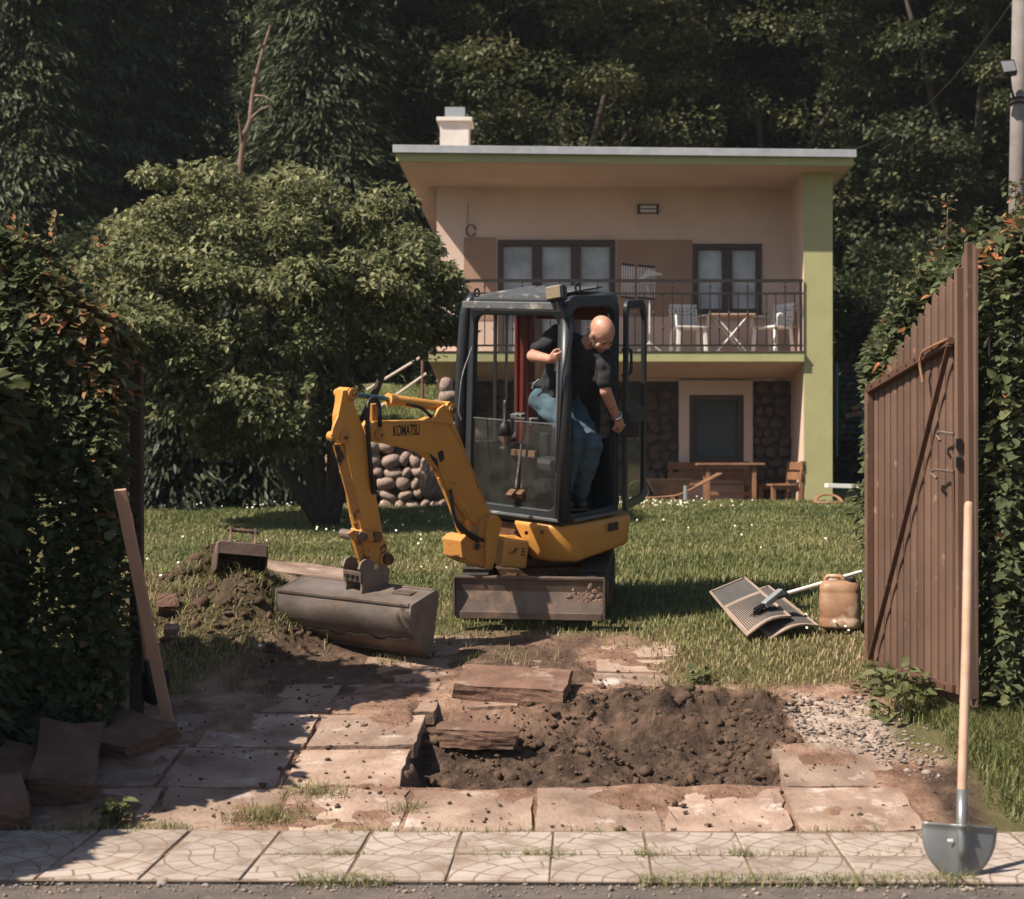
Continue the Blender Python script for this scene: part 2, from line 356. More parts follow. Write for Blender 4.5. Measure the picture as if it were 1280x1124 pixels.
# fan patterned paving tiles, two rows
def tile_material():
    m = mat('paving_tile', (.35, .295, .256), .9, var=(.245, .195, .165), scale=5, detail=10, bump=0, dirt=(.19, .135, .10), dscale=5, damt=.50, sharp=.25, vary=.16)
    nt = m.node_tree; N = nt.nodes; L = nt.links; b = N['Principled BSDF']
    tc = N.new('ShaderNodeTexCoord'); sp = N.new('ShaderNodeSeparateXYZ'); L.new(tc.outputs['Object'], sp.inputs[0])
    def mth(op, a, c=None):
        n = N.new('ShaderNodeMath'); n.operation = op
        for i, v in enumerate((a, c)):
            if v is None: continue
            if isinstance(v, (int, float)): n.inputs[i].default_value = v
            else: L.new(v, n.inputs[i])
        return n.outputs[0]
    nz = N.new('ShaderNodeTexNoise'); nz.inputs['Scale'].default_value = 12; L.new(tc.outputs['Object'], nz.inputs['Vector'])
    wob = mth('MULTIPLY', mth('SUBTRACT', nz.outputs[0], .5), .022)
    x = mth('ADD', mth('ADD', sp.outputs[0], .2), wob); y = mth('ADD', sp.outputs[1], .2)
    r = mth('POWER', mth('ADD', mth('MULTIPLY', x, x), mth('MULTIPLY', y, y)), .5)
    q = mth('DIVIDE', r, .098); ring = mth('FLOOR', q); fr = mth('SUBTRACT', q, ring)
    g1 = mth('LESS_THAN', mth('ABSOLUTE', mth('SUBTRACT', fr, .5)), .455)
    ang = mth('ARCTAN2', y, x)
    cnt = mth('ADD', mth('MULTIPLY', ring, .95), 1.0)
    t = mth('ADD', mth('MULTIPLY', mth('DIVIDE', ang, 1.5708), cnt), mth('MULTIPLY', ring, .37)); tf = mth('FRACT', t)
    wd = mth('DIVIDE', mth('MULTIPLY', cnt, .0036), mth('ADD', r, .02))
    g2 = mth('GREATER_THAN', mth('SUBTRACT', .5, mth('ABSOLUTE', mth('SUBTRACT', tf, .5))), wd)
    solid = mth('MULTIPLY', g1, g2)
    src = b.inputs['Base Color'].links[0].from_socket
    mx = N.new('ShaderNodeMix'); mx.data_type = 'RGBA'; L.new(solid, mx.inputs[0]); mx.inputs[6].default_value = (.19, .135, .10, 1); L.new(src, mx.inputs[7]); L.new(mx.outputs[2], b.inputs['Base Color'])
    n2 = N.new('ShaderNodeTexNoise'); n2.inputs['Scale'].default_value = 90; L.new(tc.outputs['Object'], n2.inputs['Vector'])
    bp = N.new('ShaderNodeBump'); bp.inputs['Strength'].default_value = .6; bp.inputs['Distance'].default_value = .006
    L.new(mth('ADD', solid, mth('MULTIPLY', n2.outputs[0], .5)), bp.inputs['Height']); L.new(bp.outputs[0], b.inputs['Normal'])
    return m
M['tile'] = tile_material()
pavement = MB()
pavement.add([(-9, 6.0, .025), (9, 5.79, .025), (9, 6.68, .025), (-9, 6.80, .025)], [(0, 1, 2, 3)])
pav = tag(pavement.build('pavement', mat('joint_earth', (.13, .09, .065), 1, var=(.21, .145, .10), scale=9, bump=.8, bscale=70)), 'strip of pavement in front of the driveway', kind='structure')
TW = .397; ta = R(-.75)
tile_me = None
for i in range(-9, 8):
    for j in range(2):
        u = -.235 + TW * i; v = j * (TW + .014)
        cx, cy = u * math.cos(ta) - v * math.sin(ta), 6.10 + u * math.sin(ta) + v * math.cos(ta)
        if tile_me is None:
            tb = MB().box((0, 0, 0), (TW - .014, TW - .006, .05)); t0 = tb.build('paving_tile', M['tile'], pav, bevel=.005); tile_me = t0; o = t0
        else: o = share(t0, pav)
        o.location = (cx + random.uniform(-.002, .002), cy, .006 + random.uniform(-.003, .004)); o.rotation_euler = (random.uniform(-.008, .008), random.uniform(-.008, .008), ta + random.choice((0, 1, 2, 3)) * math.pi / 2 + random.uniform(-.006, .006))

# concrete slabs of the driveway
drive = empty('driveway', (0, 6.8, 0)); tag(drive, 'old driveway of concrete slabs, partly dug up', kind='structure')
def slab_mesh(w, d, th, jit=.012, chip=.03, seed=0):
    rr = random.Random(seed); per = []
    n = 7
    for k in range(n): per.append((-w / 2 + w * k / n, -d / 2))
    for k in range(n): per.append((w / 2, -d / 2 + d * k / n))
    for k in range(n): per.append((w / 2 - w * k / n, d / 2))
    for k in range(n): per.append((-w / 2, d / 2 - d * k / n))
    pts = []
    for q, (x, y) in enumerate(per):
        j = jit + (chip * rr.random() if rr.random() < .25 else 0); f = 1 - j / max(w, d) * rr.random() * 2
        pts.append((x * f, y * f, rr.uniform(-.004, .004)))
    return MB().prism([(x, y, z - th) for x, y, z in pts], (0, 0, th)).mesh('slab')
def slope_at(y): return math.atan((gh(0, y + .25) - gh(0, y - .25)) / .5) if y > 9 else math.atan(.16)
def put_slab(x, y, w, d, th=.08, dz=.0, mt='slab', tilt=.02):
    o = link('slab', slab_mesh(w, d, th, seed=int(abs(x * 1000) + y * 100)), M[mt], drive, bevel=.003)
    o.location = (x, y - 6.8, float(base_h(y)) + dz + random.uniform(-.006, .006)); o.rotation_euler = (math.atan((float(base_h(y + .2)) - float(base_h(y - .2))) / .4) + random.uniform(-tilt, tilt), random.uniform(-tilt, tilt), random.uniform(-.02, .02))
    return o
for j in range(-3, 4):                       # front row
    put_slab(-.41 + .585 * j, 7.06, .575, .535, mt='slab')
for x, y in ((-1.64, 7.62), (-1.05, 7.62), (-2.22, 7.62), (1.37, 7.62), (-1.60, 8.18), (-1.02, 8.18), (-2.2, 8.18)): put_slab(x, y, .57, .53, mt='slab')
for x, y, w, d in ((-1.55, 8.74, .57, .53), (-.97, 8.74, .57, .53), (-1.5, 9.3, .57, .5), (-.92, 9.3, .57, .5), (-1.3, 9.85, .56, .5), (-.35, 9.3, .5, .4), (-2.1, 8.74, .5, .5), (-.72, 9.85, .5, .46), (-.38, 8.80, .3, .4)):
    put_slab(x, y, w, d, dz=-.004, mt='slab_dirty', tilt=.03)
for k, (y, w) in enumerate(((9.12, .56), (9.40, .52), (9.70, .50), (9.98, .46))): put_slab(.47 + .01 * k, y, w, .25, dz=-.005, mt='slab', tilt=.03)
put_slab(1.4, 8.35, .5, .6, dz=-.05, mt='slab_dirty')

# lifted and loose slabs (things)
def rubble(name, label, cat, px, py, D, size, rot, seed, mt='broken_concrete', group=None, rough_=1.0):
    p = P(px, py, D); bm = bmesh.new(); bmesh.ops.create_cube(bm, size=1); bmesh.ops.subdivide_edges(bm, edges=bm.edges[:], cuts=9, use_grid_fill=True)
    for v_ in bm.verts:
        c = v_.co; rr = Vector((c.x, c.y, c.z)); k_ = max(abs(c.x), abs(c.y)) * 2
        q = Vector((c.x * size[0], c.y * size[1], (c.z - .5) * size[2])); nz = mnoise.noise_vector(Vector((c.x * 1.6, c.y * 1.6, c.z * .7)) + Vector((seed * 3.3, 0, 0))); n2 = mnoise.noise_vector(rr * 6 + Vector((seed, 5, 0)))
        v_.co = q + Vector((nz.x * .16 * size[0], nz.y * .16 * size[1], nz.z * .10 * size[2])) * rough_ * .6 + Vector((n2.x, n2.y, n2.z * .8)) * .007
    me_ = bpy.data.meshes.new(name); bm.to_mesh(me_); bm.free(); o = link(name, me_, M[mt], None)
    o.location = p; o.rotation_euler = [R(a) for a in rot]; return tag(o, label, cat, group)
rubble('loose_slab', 'thick concrete slab lifted out of the driveway behind the dug pit', 'slab', 645, 846, 8.85, (.62, .42, .15), (9, 2, -8), 11, 'broken_concrete', rough_=.8)
rubble('loose_slab', 'narrow slab edge sticking out of the left side of the pit', 'slab', 598, 908, 8.2, (.42, .16, .10), (6, 1, -4), 12, 'broken_concrete')
rubble('concrete_block', 'dark thick concrete block lying flat beside the leaning board', 'rubble', 150, 908, 7.95, (.46, .40, .12), (11, 7, -28), 21, group='broken concrete heaped by the hedge')
rubble('concrete_block', 'long reddish concrete block tilted towards the pavement, middle of the heap', 'rubble', 84, 938, 7.35, (.30, .62, .14), (17, 8, 14), 22, group='broken concrete heaped by the hedge')
rubble('concrete_block', 'concrete block at the left picture edge with dappled sun on top', 'rubble', 16, 952, 7.3, (.30, .42, .13), (14, 6, -14), 23, group='broken concrete heaped by the hedge')
rubble('concrete_block', 'small pale concrete chunk lowest at the left picture edge', 'rubble', 2, 990, 6.85, (.20, .26, .14), (22, -10, 20), 24, group='broken concrete heaped by the hedge')
rubble('concrete_chunk', 'pale flat concrete chunk on the grass behind the digging bucket', 'rubble', 383, 712, 10.9, (.55, .34, .16), (10, 8, 10), 31, 'slab')
rubble('loose_stone', 'small round brown stone stuck in the earth mound', 'stone', 210, 750, 9.62, (.12, .10, .12), (50, 0, 20), 32)
rubble('loose_stone', 'small reddish stone low on the earth mound', 'stone', 214, 783, 9.35, (.08, .06, .05), (30, 0, 0), 33)

# loose earth and gravel (uncountable)
ico = bmesh.new(); bmesh.ops.create_icosphere(ico, subdivisions=1, radius=1); IV = np.array([v.co[:] for v in ico.verts]); IFc = np.array([[v.index for v in f.verts] for f in ico.faces]); ico.free()
def chunks(name, label, pts, size, m, flat=.75):
    n = len(pts); s = size[:, None, None]
    V = IV[None] * (1 + rng.uniform(-.5, .45, (n, len(IV), 1))) * rng.uniform(.6, 1.2, (n, 1, 3)) * s
    a = rng.uniform(0, 6.28, n); c, sn = np.cos(a)[:, None], np.sin(a)[:, None]
    V = np.stack([V[..., 0] * c - V[..., 1] * sn, V[..., 0] * sn + V[..., 1] * c, V[..., 2] * flat], -1) + pts[:, None]
    Fc = (np.arange(n)[:, None, None] * len(IV) + IFc[None]).reshape(-1, 3)
    o = np_mesh(name, V.reshape(-1, 3), tris=Fc, m=m); return tag(o, label, kind='stuff')
def scatter(n, x0, x1, y0, y1, prob):
    x = rng.uniform(x0, x1, n); y = rng.uniform(y0, y1, n); k = rng.random(n) < prob(x, y); x, y = x[k], y[k]
    return np.stack([x, y, ground_h(x, y)], 1)
pc = scatter(26000, -1.0, 1.6, 7.2, 9.2, lambda x, y: np.clip(.5 * heap_mask(x, y) ** 1.1 + .08 * pit_mask(x, y), 0, 1))
sz = rng.gamma(.75, .0075, len(pc)) + .002; chunks('soil_clods', 'loose dark crumbs and clods of dug earth', pc, np.minimum(sz, .05), M['clod'])
pb = scatter(260, -.7, 1.3, 7.4, 8.9, lambda x, y: np.clip(.5 * heap_mask(x, y) + .12 * pit_mask(x, y), 0, 1)); chunks('big_clods', 'larger dark lumps of dug earth', pb, rng.uniform(.018, .05, len(pb)), M['clod'], .8)
pm_ = scatter(5000, -3.2, -1.5, 9.2, 11, lambda x, y: .5 * mound_mask(x, y)); chunks('mound_earth', 'loose earth on the turf mound', pm_, np.minimum(rng.gamma(1.6, .009, len(pm_)) + .004, .05), M['clod'])
pd = scatter(4500, -2.2, 1.9, 6.75, 10.3, lambda x, y: .4 * dust_mask(x, y) * (1 - pit_mask(x, y))); pd[:, 2] = base_h(pd[:, 1]) + .004
chunks('crumbs', 'small crumbs of earth and stone scattered on the slabs', pd, rng.gamma(1.2, .0035, len(pd)) + .0015, M['clod'])
pg = scatter(9000, 1.1, 2.1, 7.4, 9.0, lambda x, y: np.clip(.28 * chalk_mask(x, y) + .45 * np.exp(-((x - 1.78) / .12) ** 2 - ((y - 7.75) / .45) ** 2), 0, 1)); chunks('gravel', 'pale broken gravel beside the driveway slabs', pg, np.minimum(rng.gamma(.9, .0062, len(pg)) + .0015, .035), M['pebble'], .45)
pr = np.stack([rng.uniform(-3, 3, 2600), 5.95 - rng.gamma(1.3, .07, 2600), np.full(2600, .016)], 1); chunks('grit', 'grit along the road edge', pr, rng.gamma(1.0, .0028, 2600) + .001, M['pebble'], .6)

# ------------------------------------------------------------------ grass and daisies
def blades(name, label, x, y, z, length, width, lean, tone):
    n = len(x); a = rng.uniform(0, 6.28, n); d = np.stack([np.cos(a), np.sin(a), np.zeros(n)], 1); s = np.stack([-np.sin(a), np.cos(a), np.zeros(n)], 1)
    p = np.stack([x, y, z], 1); up = np.array([0, 0, 1.0]); L = length[:, None]; W = width[:, None]; ln = lean[:, None]
    mid = p + up * L * .55 + d * L * ln * .3; tip = p + up * L * (1 - .25 * ln) + d * L * ln
    V = np.stack([p - s * W, p + s * W, mid + s * W * .8, mid - s * W * .8, tip], 1).reshape(-1, 3); i = np.arange(n)[:, None] * 5
    o = np_mesh(name, V, i + [0, 1, 2, 3], i + [3, 2, 4], np.repeat(np.clip(tone, 0, 1), 5), LEAF['grass']); return tag(o, label, kind='stuff')
def in_view(x, y, pad=.5): return (x > (0 - CX) * y / F - pad) & (x < (1280 - CX) * y / F + pad)
def lawn_prob(x, y):
    bare = np.maximum(dust_mask(x, y), soil_mask(x, y))
    thin = .35 * np.exp(-((x + .25) / .8) ** 2 - ((y - 10.4) / .6) ** 2)
    return np.clip(1 - 1.05 * bare, 0, 1) * (1 - thin) * np.clip(1.15 + .9 * fbm(x * 1.1, y * 1.1, 3), .35, 1)
N1 = 420000
y = 8.4 + (24.4 - 8.4) * rng.random(N1) ** 1.35; x = rng.uniform(-9.5, 7.6, N1)
k = in_view(x, y) & (rng.random(N1) < lawn_prob(x, y)) & ~((y > 22.3) & (x > -2) & (x < 4)); x, y = x[k], y[k]
dry = fbm(x * .9 + 7, y * .9 + 2, 4); tall = np.exp(-((x - 1.1) / 1.2) ** 2 - ((y - 12.8) / 2.2) ** 2)
ln = (.026 + .03 * rng.random(len(x)) + .05 * tall * rng.random(len(x))) * (1 + (y - 9) * .02)
tone = .47 + .48 * dry + rng.normal(0, .16, len(x)) + .42 * np.exp(-((y - 9.4) / .9) ** 2) - .1 * tall
blades('grass', 'mown green lawn behind and beside the digger', x, y, ground_h(x, y) - .005, ln, .0022 + .00022 * y + 0 * x, rng.uniform(.1, .9, len(x)), tone)
print('grass', len(x))
pt = scatter(20000, -3.3, -1.4, 9.0, 11.0, lambda x, y: np.clip(mound_mask(x, y) * 1.3 * (.45 + fbm(x * 4, y * 4, 3)), 0, 1)); n = len(pt)
blades('turf_tangle', 'tangled dry turf thrown on the earth mound', pt[:, 0], pt[:, 1], pt[:, 2], rng.uniform(.05, .11, n), np.full(n, .0028), rng.uniform(.6, 1.6, n), rng.uniform(.25, 1.0, n))
# weeds: tufts in the joints, along pavement and on the right bank
tx, ty = [], []
for (cx, cy, s, n) in ((-1.33, 6.95, .10, 380), (-1.15, 7.25, .09, 240), (-2.05, 6.78, .13, 260), (-1.75, 6.80, .07, 120), (-.05, 6.3, .05, 120), (-.25, 6.31, .08, 90), (.36, 6.3, .04, 70), (.75, 6.3, .05, 90), (-.86, 6.3, .03, 40),
                       (-.7, 7.05, .05, 60), (-.3, 9.05, .1, 110), (-.4, 9.5, .2, 260), (-.7, 9.9, .15, 200), (.45, 9.78, .1, 80), (-1.9, 8.9, .15, 260), (-1.05, 9.45, .08, 70), (-2.4, 8.6, .2, 300), (.75, 8.85, .12, 150), (1.1, 8.9, .15, 160)):
    tx.append(rng.normal(cx, s, n)); ty.append(rng.normal(cy, s * .55, n))
for n, yc in ((1500, 5.91), (420, 6.72), (260, 6.305)):
    xx = rng.uniform(-2.8, 2.2, n * 3); kk = fbm(xx * 2.2, xx * 0 + yc, 3) > .08; tx.append(xx[kk]); ty.append(rng.normal(yc, .03, kk.sum()))
tx = np.concatenate(tx); ty = np.concatenate(ty); n = len(tx)
blades('weeds', 'tufts of grass and weeds in the slab joints', tx, ty, np.maximum(base_h(ty), .01), rng.uniform(.02, .075, n), np.full(n, .002), rng.uniform(.4, 1.4, n), rng.uniform(.2, .95, n))
nb = 60000; x = rng.uniform(1.75, 3.4, nb); y = rng.uniform(6.3, 9.2, nb); k = (rng.random(nb) < sstep(1.95, 2.25, x + .15 * fbm(x * 3, y * 3) - .0 * y + .12 * (y - 7.6))); x, y = x[k], y[k]; n = len(x)
blades('bank_grass', 'grass on the bank under the gate', x, y, ground_h(x, y), rng.uniform(.05, .13, n), np.full(n, .0026), rng.uniform(.3, 1.2, n), rng.normal(.42, .2, n))
# daisies
def daisies():
    pts = []
    for (cx, cy, sx, sy, n) in ((-6.5, 20.8, 2.2, .35, 230), (-4.6, 20.9, 1.0, .4, 90), (-1.5, 17, .9, 1.0, 16), (-2.6, 12.2, .8, .6, 6), (-3.6, 14, 1.5, 2, 12), (1.2, 20.6, .55, .35, 70), (1.6, 9.9, .25, .2, 8), (-2.2, 10.4, .5, .4, 6), (.6, 14, 2, 2.5, 9), (2.2, 17, 2, 3, 8)):
        pts.append(np.stack([rng.normal(cx, sx, n), rng.normal(cy, sy, n)], 1))
    p = np.concatenate(pts); n = len(p); z = ground_h(p[:, 0], p[:, 1]) + rng.uniform(.06, .11, n); r = rng.uniform(.007, .012, n)
    a = np.arange(7) / 7 * 6.283; tl = rng.uniform(-.9, .1, n)
    V = np.zeros((n, 8, 3)); V[:, 7] = np.stack([p[:, 0], p[:, 1], z + .006], 1)
    V[:, :7, 0] = p[:, :1] + np.cos(a) * r[:, None]; V[:, :7, 1] = p[:, 1:] + np.sin(a) * r[:, None]; V[:, :7, 2] = z[:, None] + np.sin(a) * r[:, None] * 0.8
    i = np.arange(n)[:, None, None] * 8; q = np.array([[k, (k + 1) % 7, 7] for k in range(7)])
    o = np_mesh('daisies', V.reshape(-1, 3), tris=(i + q[None]).reshape(-1, 3), m=mat('daisy', (.58, .56, .52), .8, var=(.8, .74, .55), scale=40)); tag(o, 'white daisies sprinkled over the lawn', kind='stuff')
daisies()
# ------------------------------------------------------------------ vegetation
def rdir(n):
    return unit(rng.normal(0, 1, (n, 3)))
def foliage(name, m, parent, pos, out, length, width, tone, droop=.4, shape='diamond', jit=.6):
    n = len(pos); ax = unit(out + rdir(n) * jit + np.array([0, 0, -droop])); nor = unit(out * .6 + np.array([0, 0, .9]) + rdir(n) * .55)
    V, q, t, tn = leaves(pos, ax, nor, length, width, np.clip(tone, 0, 1), shape=shape)
    return np_mesh(name, V, q, t, tn, m, parent)

def hedge(name, label, blocks, stems, shoots, tone_fn, loc):
    root = empty(name, loc, label=label, cat='hedge'); pos = []; out = []; sz = []
    for (x0, x1, y0, y1, ztop, n, s, faces) in blocks:
        u = rng.random(n); v = rng.random(n); depth = rng.exponential(.10, n); w = np.array([f[1] for f in faces], float); w /= w.sum()
        pick = rng.choice(len(faces), n, p=w)
        px = x0 + (x1 - x0) * u; py = y0 + (y1 - y0) * rng.random(n); zt = ztop(px); zb = base_h(py) + .02; pz = zb + (zt - zb) * v
        o = np.zeros((n, 3))
        for k, (f, _) in enumerate(faces):
            s_ = pick == k
            bul = .12 * fbm(px * 3 + 5 * k, pz * 3, 3) + .10 * fbm(py * 3, pz * 3 + 9, 3)
            if f == 'front': py = np.where(s_, y0 + depth - bul, py); o[s_] = (0, -1, .3)
            if f == 'left': px = np.where(s_, x0 + depth - bul, px); o[s_] = (-1, 0, .3)
            if f == 'right': px = np.where(s_, x1 - depth + bul, px); o[s_] = (1, 0, .3)
            if f == 'top': pz = np.where(s_, ztop(px) - depth + .16 * fbm(px * 4, py * 4, 3), pz); o[s_] = (0, -.25, 1)
        pz = np.minimum(pz, ztop(px) + .1 * fbm(px * 5, py * 5, 2))
        pz = np.maximum(pz, zb)
        pos.append(np.stack([px, py, pz], 1)); out.append(o); sz.append(s * rng.uniform(.6, 1.25, n))
    for (x, y_, z0, z1) in shoots:
        k = 46; t = rng.random(k) ** .7; pos.append(np.stack([x + rng.normal(0, .025, k), y_ + rng.normal(0, .025, k), z0 + (z1 - z0) * t], 1)); out.append(np.tile([0, -.3, .5], (k, 1)) + rng.normal(0, .5, (k, 3))); sz.append(rng.uniform(.028, .05, k))
    pos = np.concatenate(pos); out = unit(np.concatenate(out)); sz = np.concatenate(sz)
    pos = pos - np.array(loc)
    foliage('foliage', LEAF['hedge'], root, pos, out, sz, sz * .78, tone_fn(pos + np.array(loc)), .45, 'leaf', .75)
    for pts, r in stems: MB().tube([Vector(p) - Vector(loc) for p in pts], r, 7).build('stem', M['bark'], root)
    for (x, y_, z0, z1) in shoots: MB().tube([Vector((x, y_, z0 - .2)) - Vector(loc), Vector((x + .01, y_, z1)) - Vector(loc)], [.005, .002], 5).build('shoot', M['dead_bark'], root)
    return root
def ltop(x): return np.interp(x, [-5, -3.1, -2.85, -2.62, -2.45, -2.25, -2.15], [2.85, 2.84, 2.84, 2.64, 2.44, 2.28, 2.2])
def ltone(p):
    z = p[:, 2] - ltop(p[:, 0]); red = np.clip(1 + z / .6, 0, 1) * (fbm(p[:, 0] * 5, p[:, 2] * 5 + p[:, 1] * 4, 3) > -.05) * (rng.random(len(p)) < .45)
    side = (p[:, 0] > -2.45) * (rng.random(len(p)) < .12)
    return np.where(red > .35, rng.uniform(.68, 1, len(p)), np.where(side, rng.uniform(.6, .9, len(p)), rng.normal(.38, .16, len(p)).clip(0, .66)))
hedge('leafy_hedge', 'tall dark hedge with reddish top shoots left of the driveway', [
    (-3.3, -2.33, 7.92, 8.28, ltop, 17000, .060, (('front', 6), ('top', 3.2), ('right', 2.4))),
    (-5.5, -3.3, 7.92, 8.4, ltop, 3500, .15, (('front', 4), ('top', 3), ('right', .3))),
    (-4.6, -2.80, 6.55, 8.05, lambda x: 2.05 + 0 * x, 15000, .12, (('front', 2), ('top', 2), ('right', 3), ('left', 2))),
    (-5.2, -3.5, 5.2, 6.6, lambda x: 2.0 + 0 * x, 9000, .15, (('front', 2), ('top', 2), ('right', 3), ('left', 2)))],
    [([(-2.5, 8.15, .2), (-2.52, 8.15, 1.3), (-2.47, 8.1, 2.0)], [.035, .03, .015]), ([(-2.9, 8.15, .2), (-2.85, 8.15, 1.4), (-2.9, 8.1, 2.3)], [.04, .03, .015]), ([(-3.4, 7.3, .05), (-3.35, 7.3, 1.4), (-3.3, 7.3, 2.1)], [.04, .03, .02])],
    [(-2.86, 8.1, 2.62, 2.95), (-2.72, 8.25, 2.6, 2.99), (-2.52, 8.3, 2.45, 2.86), (-2.62, 8.15, 2.5, 2.72), (-2.80, 8.05, 2.6, 2.82)], ltone, (-2.9, 8.12, .2))
def rtop(x): return np.interp(x, [1.98, 2.1, 2.25, 2.45, 2.85, 5], [2.25, 2.5, 2.82, 3.0, 3.2, 3.4])
def rtone(p):
    z = p[:, 2] - rtop(p[:, 0]); red = np.clip(1 + z / .45, 0, 1) * (fbm(p[:, 0] * 5, p[:, 2] * 5 + p[:, 1] * 4, 3) > .0)
    return np.where((red > .35) & (rng.random(len(p)) < .7), rng.uniform(.66, 1, len(p)), np.where(rng.random(len(p)) < .015, .95, rng.normal(.38, .16, len(p)).clip(0, .66)))
hedge('leafy_hedge', 'tall hedge with orange young leaves behind the open gate', [
    (2.06, 2.9, 9.5, 10.3, rtop, 9500, .070, (('front', 5), ('top', 3.5), ('left', 3))),
    (2.30, 3.0, 8.0, 9.6, lambda x: rtop(x) - .10, 9000, .070, (('front', 5), ('top', 2), ('left', 4))),
    (2.9, 5, 8.0, 10.2, rtop, 3000, .14, (('front', 4), ('top', 3)))],
    [([(2.6, 9.3, .4), (2.6, 9.3, 1.5), (2.5, 9.3, 2.4)], [.04, .03, .015]), ([(2.9, 8.8, .4), (2.9, 8.8, 1.5), (3.0, 8.8, 2.4)], [.04, .03, .015])],
    [(2.40, 9.55, 2.95, 3.32), (2.22, 9.6, 2.7, 2.98), (2.08, 9.6, 2.55, 2.85), (2.6, 9.5, 3.0, 3.25), (2.75, 9.3, 3.1, 3.35), (2.1, 9.7, 2.4, 2.66)], rtone, (2.7, 9.4, .42))

# garden tree in front of the house
def clump_crown(center, rad, nc, cr, n, seed=0, shell=.5, bottom=-1.0):
    c = rdir(nc) * (rng.random((nc, 1)) ** (1 / 3.) * (1 - shell) + shell); c = c[c[:, 2] > bottom]; nc = len(c)
    c = c * np.array(rad) * (1 + .12 * rng.normal(0, 1, (nc, 1))) + np.array(center)
    r = cr * rng.uniform(.65, 1.3, nc); k = rng.integers(0, nc, n); d = rdir(n); d[:, 2] = np.where(d[:, 2] < -.2, -d[:, 2] * .4, d[:, 2]); d = unit(d)
    p = c[k] + d * (r[k] * rng.random(n) ** .35)[:, None] * np.array([1, 1, .72]); o = unit(d + .5 * unit(p - np.array(center)))
    return p, o, c, k
def branches(base, tops, r0, split=.38):
    mb = MB(); base = Vector(base); out = []
    for i, t in enumerate(tops):
        t = Vector(t); m1 = base.lerp(t, split) + Vector((random.uniform(-.1, .1), random.uniform(-.1, .1), random.uniform(.0, .25))); m2 = base.lerp(t, .75) + Vector((random.uniform(-.1, .1), 0, random.uniform(0, .15)))
        out.append(([base, m1, m2, t], [r0, r0 * .72, r0 * .42, r0 * .15]))
    return out
tb = Vector((-2.65, 17.5, gh(-2.65, 17.5)))
gt = empty('garden_tree', tb, label='round broadleaf tree with pale drooping leaves left of the house', cat='tree')
p, o, cc, k = clump_crown((-3.18, 17.4, 3.3), (2.1, 1.8, 1.52), 260, .36, 60000, bottom=-1)
k2 = (p[:, 2] > 1.6 + 1.5 * sstep(-2.9, -2.25, p[:, 0]) + .3 * fbm(p[:, 0] * 2, p[:, 1] * 2, 2)); k2 &= p[:, 0] < -1.0 - .55 * np.maximum(0, p[:, 2] - 3.6); p, o = p[k2], o[k2]; n = len(p)
foliage('crown', LEAF['tree'], gt, p - np.array(tb), o, rng.uniform(.05, .11, n), rng.uniform(.032, .07, n), rng.normal(.48, .26, n) + .12 * (p[:, 2] - 3.6), .8, 'leaf', .95)
for pts, rs in branches(tb - Vector((0, 0, .1)), [(-4.4, 17.2, 3.4), (-3.6, 17.6, 4.2), (-2.9, 17.1, 4.3), (-2.2, 17.5, 4.1), (-1.7, 17.2, 3.3)], .085):
    MB().tube([q - tb for q in pts], rs, 8).build('trunk', M['bark'], gt, smooth=True)

def conifer(name, label, x, y, h, rad, n, m, whorl=.42, size=.30, droop=.35, group=None, z0=None, low=.0, trunk=.13, tone0=.45, cat='tree'):
    zb = gh(x, y) if z0 is None else z0; root = empty(name, (x, y, zb), label=label, cat=cat, group=group)
    nw = max(4, int(h * (1 - low) / whorl)); nbr = 10
    wh = rng.integers(0, nw, n); wh = np.where(rng.random(n) < .5, wh, (nw * (rng.random(n) ** 1.6)).astype(int)); t = (wh + .5) / nw
    br = rng.integers(0, nbr, n); a = (br + .37 * wh + .25 * np.sin(wh * 12.9 + br * 78.2)) / nbr * 6.283 + rng.normal(0, .12, n)
    lenv = (1 - t) ** .85 * rad * (.78 + .35 * np.abs(np.sin(wh * 3.7 + br * 5.3))) + .12
    f = rng.random(n) ** .55; r = f * lenv; spread = rng.normal(0, .13, n) * r
    zz = low * h + t * h * (1 - low) + .12 * lenv - droop * lenv * f ** 1.6 + rng.normal(0, .06, n) - np.abs(rng.normal(0, .12, n)) * f
    ca, sa = np.cos(a), np.sin(a); pos = np.stack([ca * r - sa * spread, sa * r + ca * spread, zz], 1)
    out = np.stack([ca, sa, -.35 + 0 * a], 1)
    foliage('crown', m, root, pos, out, size * rng.uniform(.6, 1.2, n), size * .22 * rng.uniform(.7, 1.2, n), rng.normal(tone0, .2, n), .35, 'diamond', .55)
    MB().tube([(0, 0, -.3), (.03, 0, h * .5), (0, 0, h * .98)], [trunk, trunk * .6, .02], 8).build('trunk', M['bark'], root, smooth=True); return root
# dark cypress shrubs closing the lawn on the left
for i, (px, D, h, r, lab) in enumerate(((150, 21.2, 3.0, .95, 'dark drooping cypress nearest the left hedge at the lawn edge'), (228, 20.9, 2.9, 1.0, 'dark drooping cypress second from the left at the lawn edge'), (305, 21.2, 3.2, 1.05, 'dark drooping cypress third from the left, under the round tree'), (382, 21.4, 3.0, .9, 'dark drooping cypress beside the trunk of the round tree'))):
    conifer('cypress', lab, (px - CX) * D / F, D, h, r, 7500, LEAF['thuja'], .22, .22, .9, 'cypresses along the lawn edge', trunk=.07, cat='conifer')

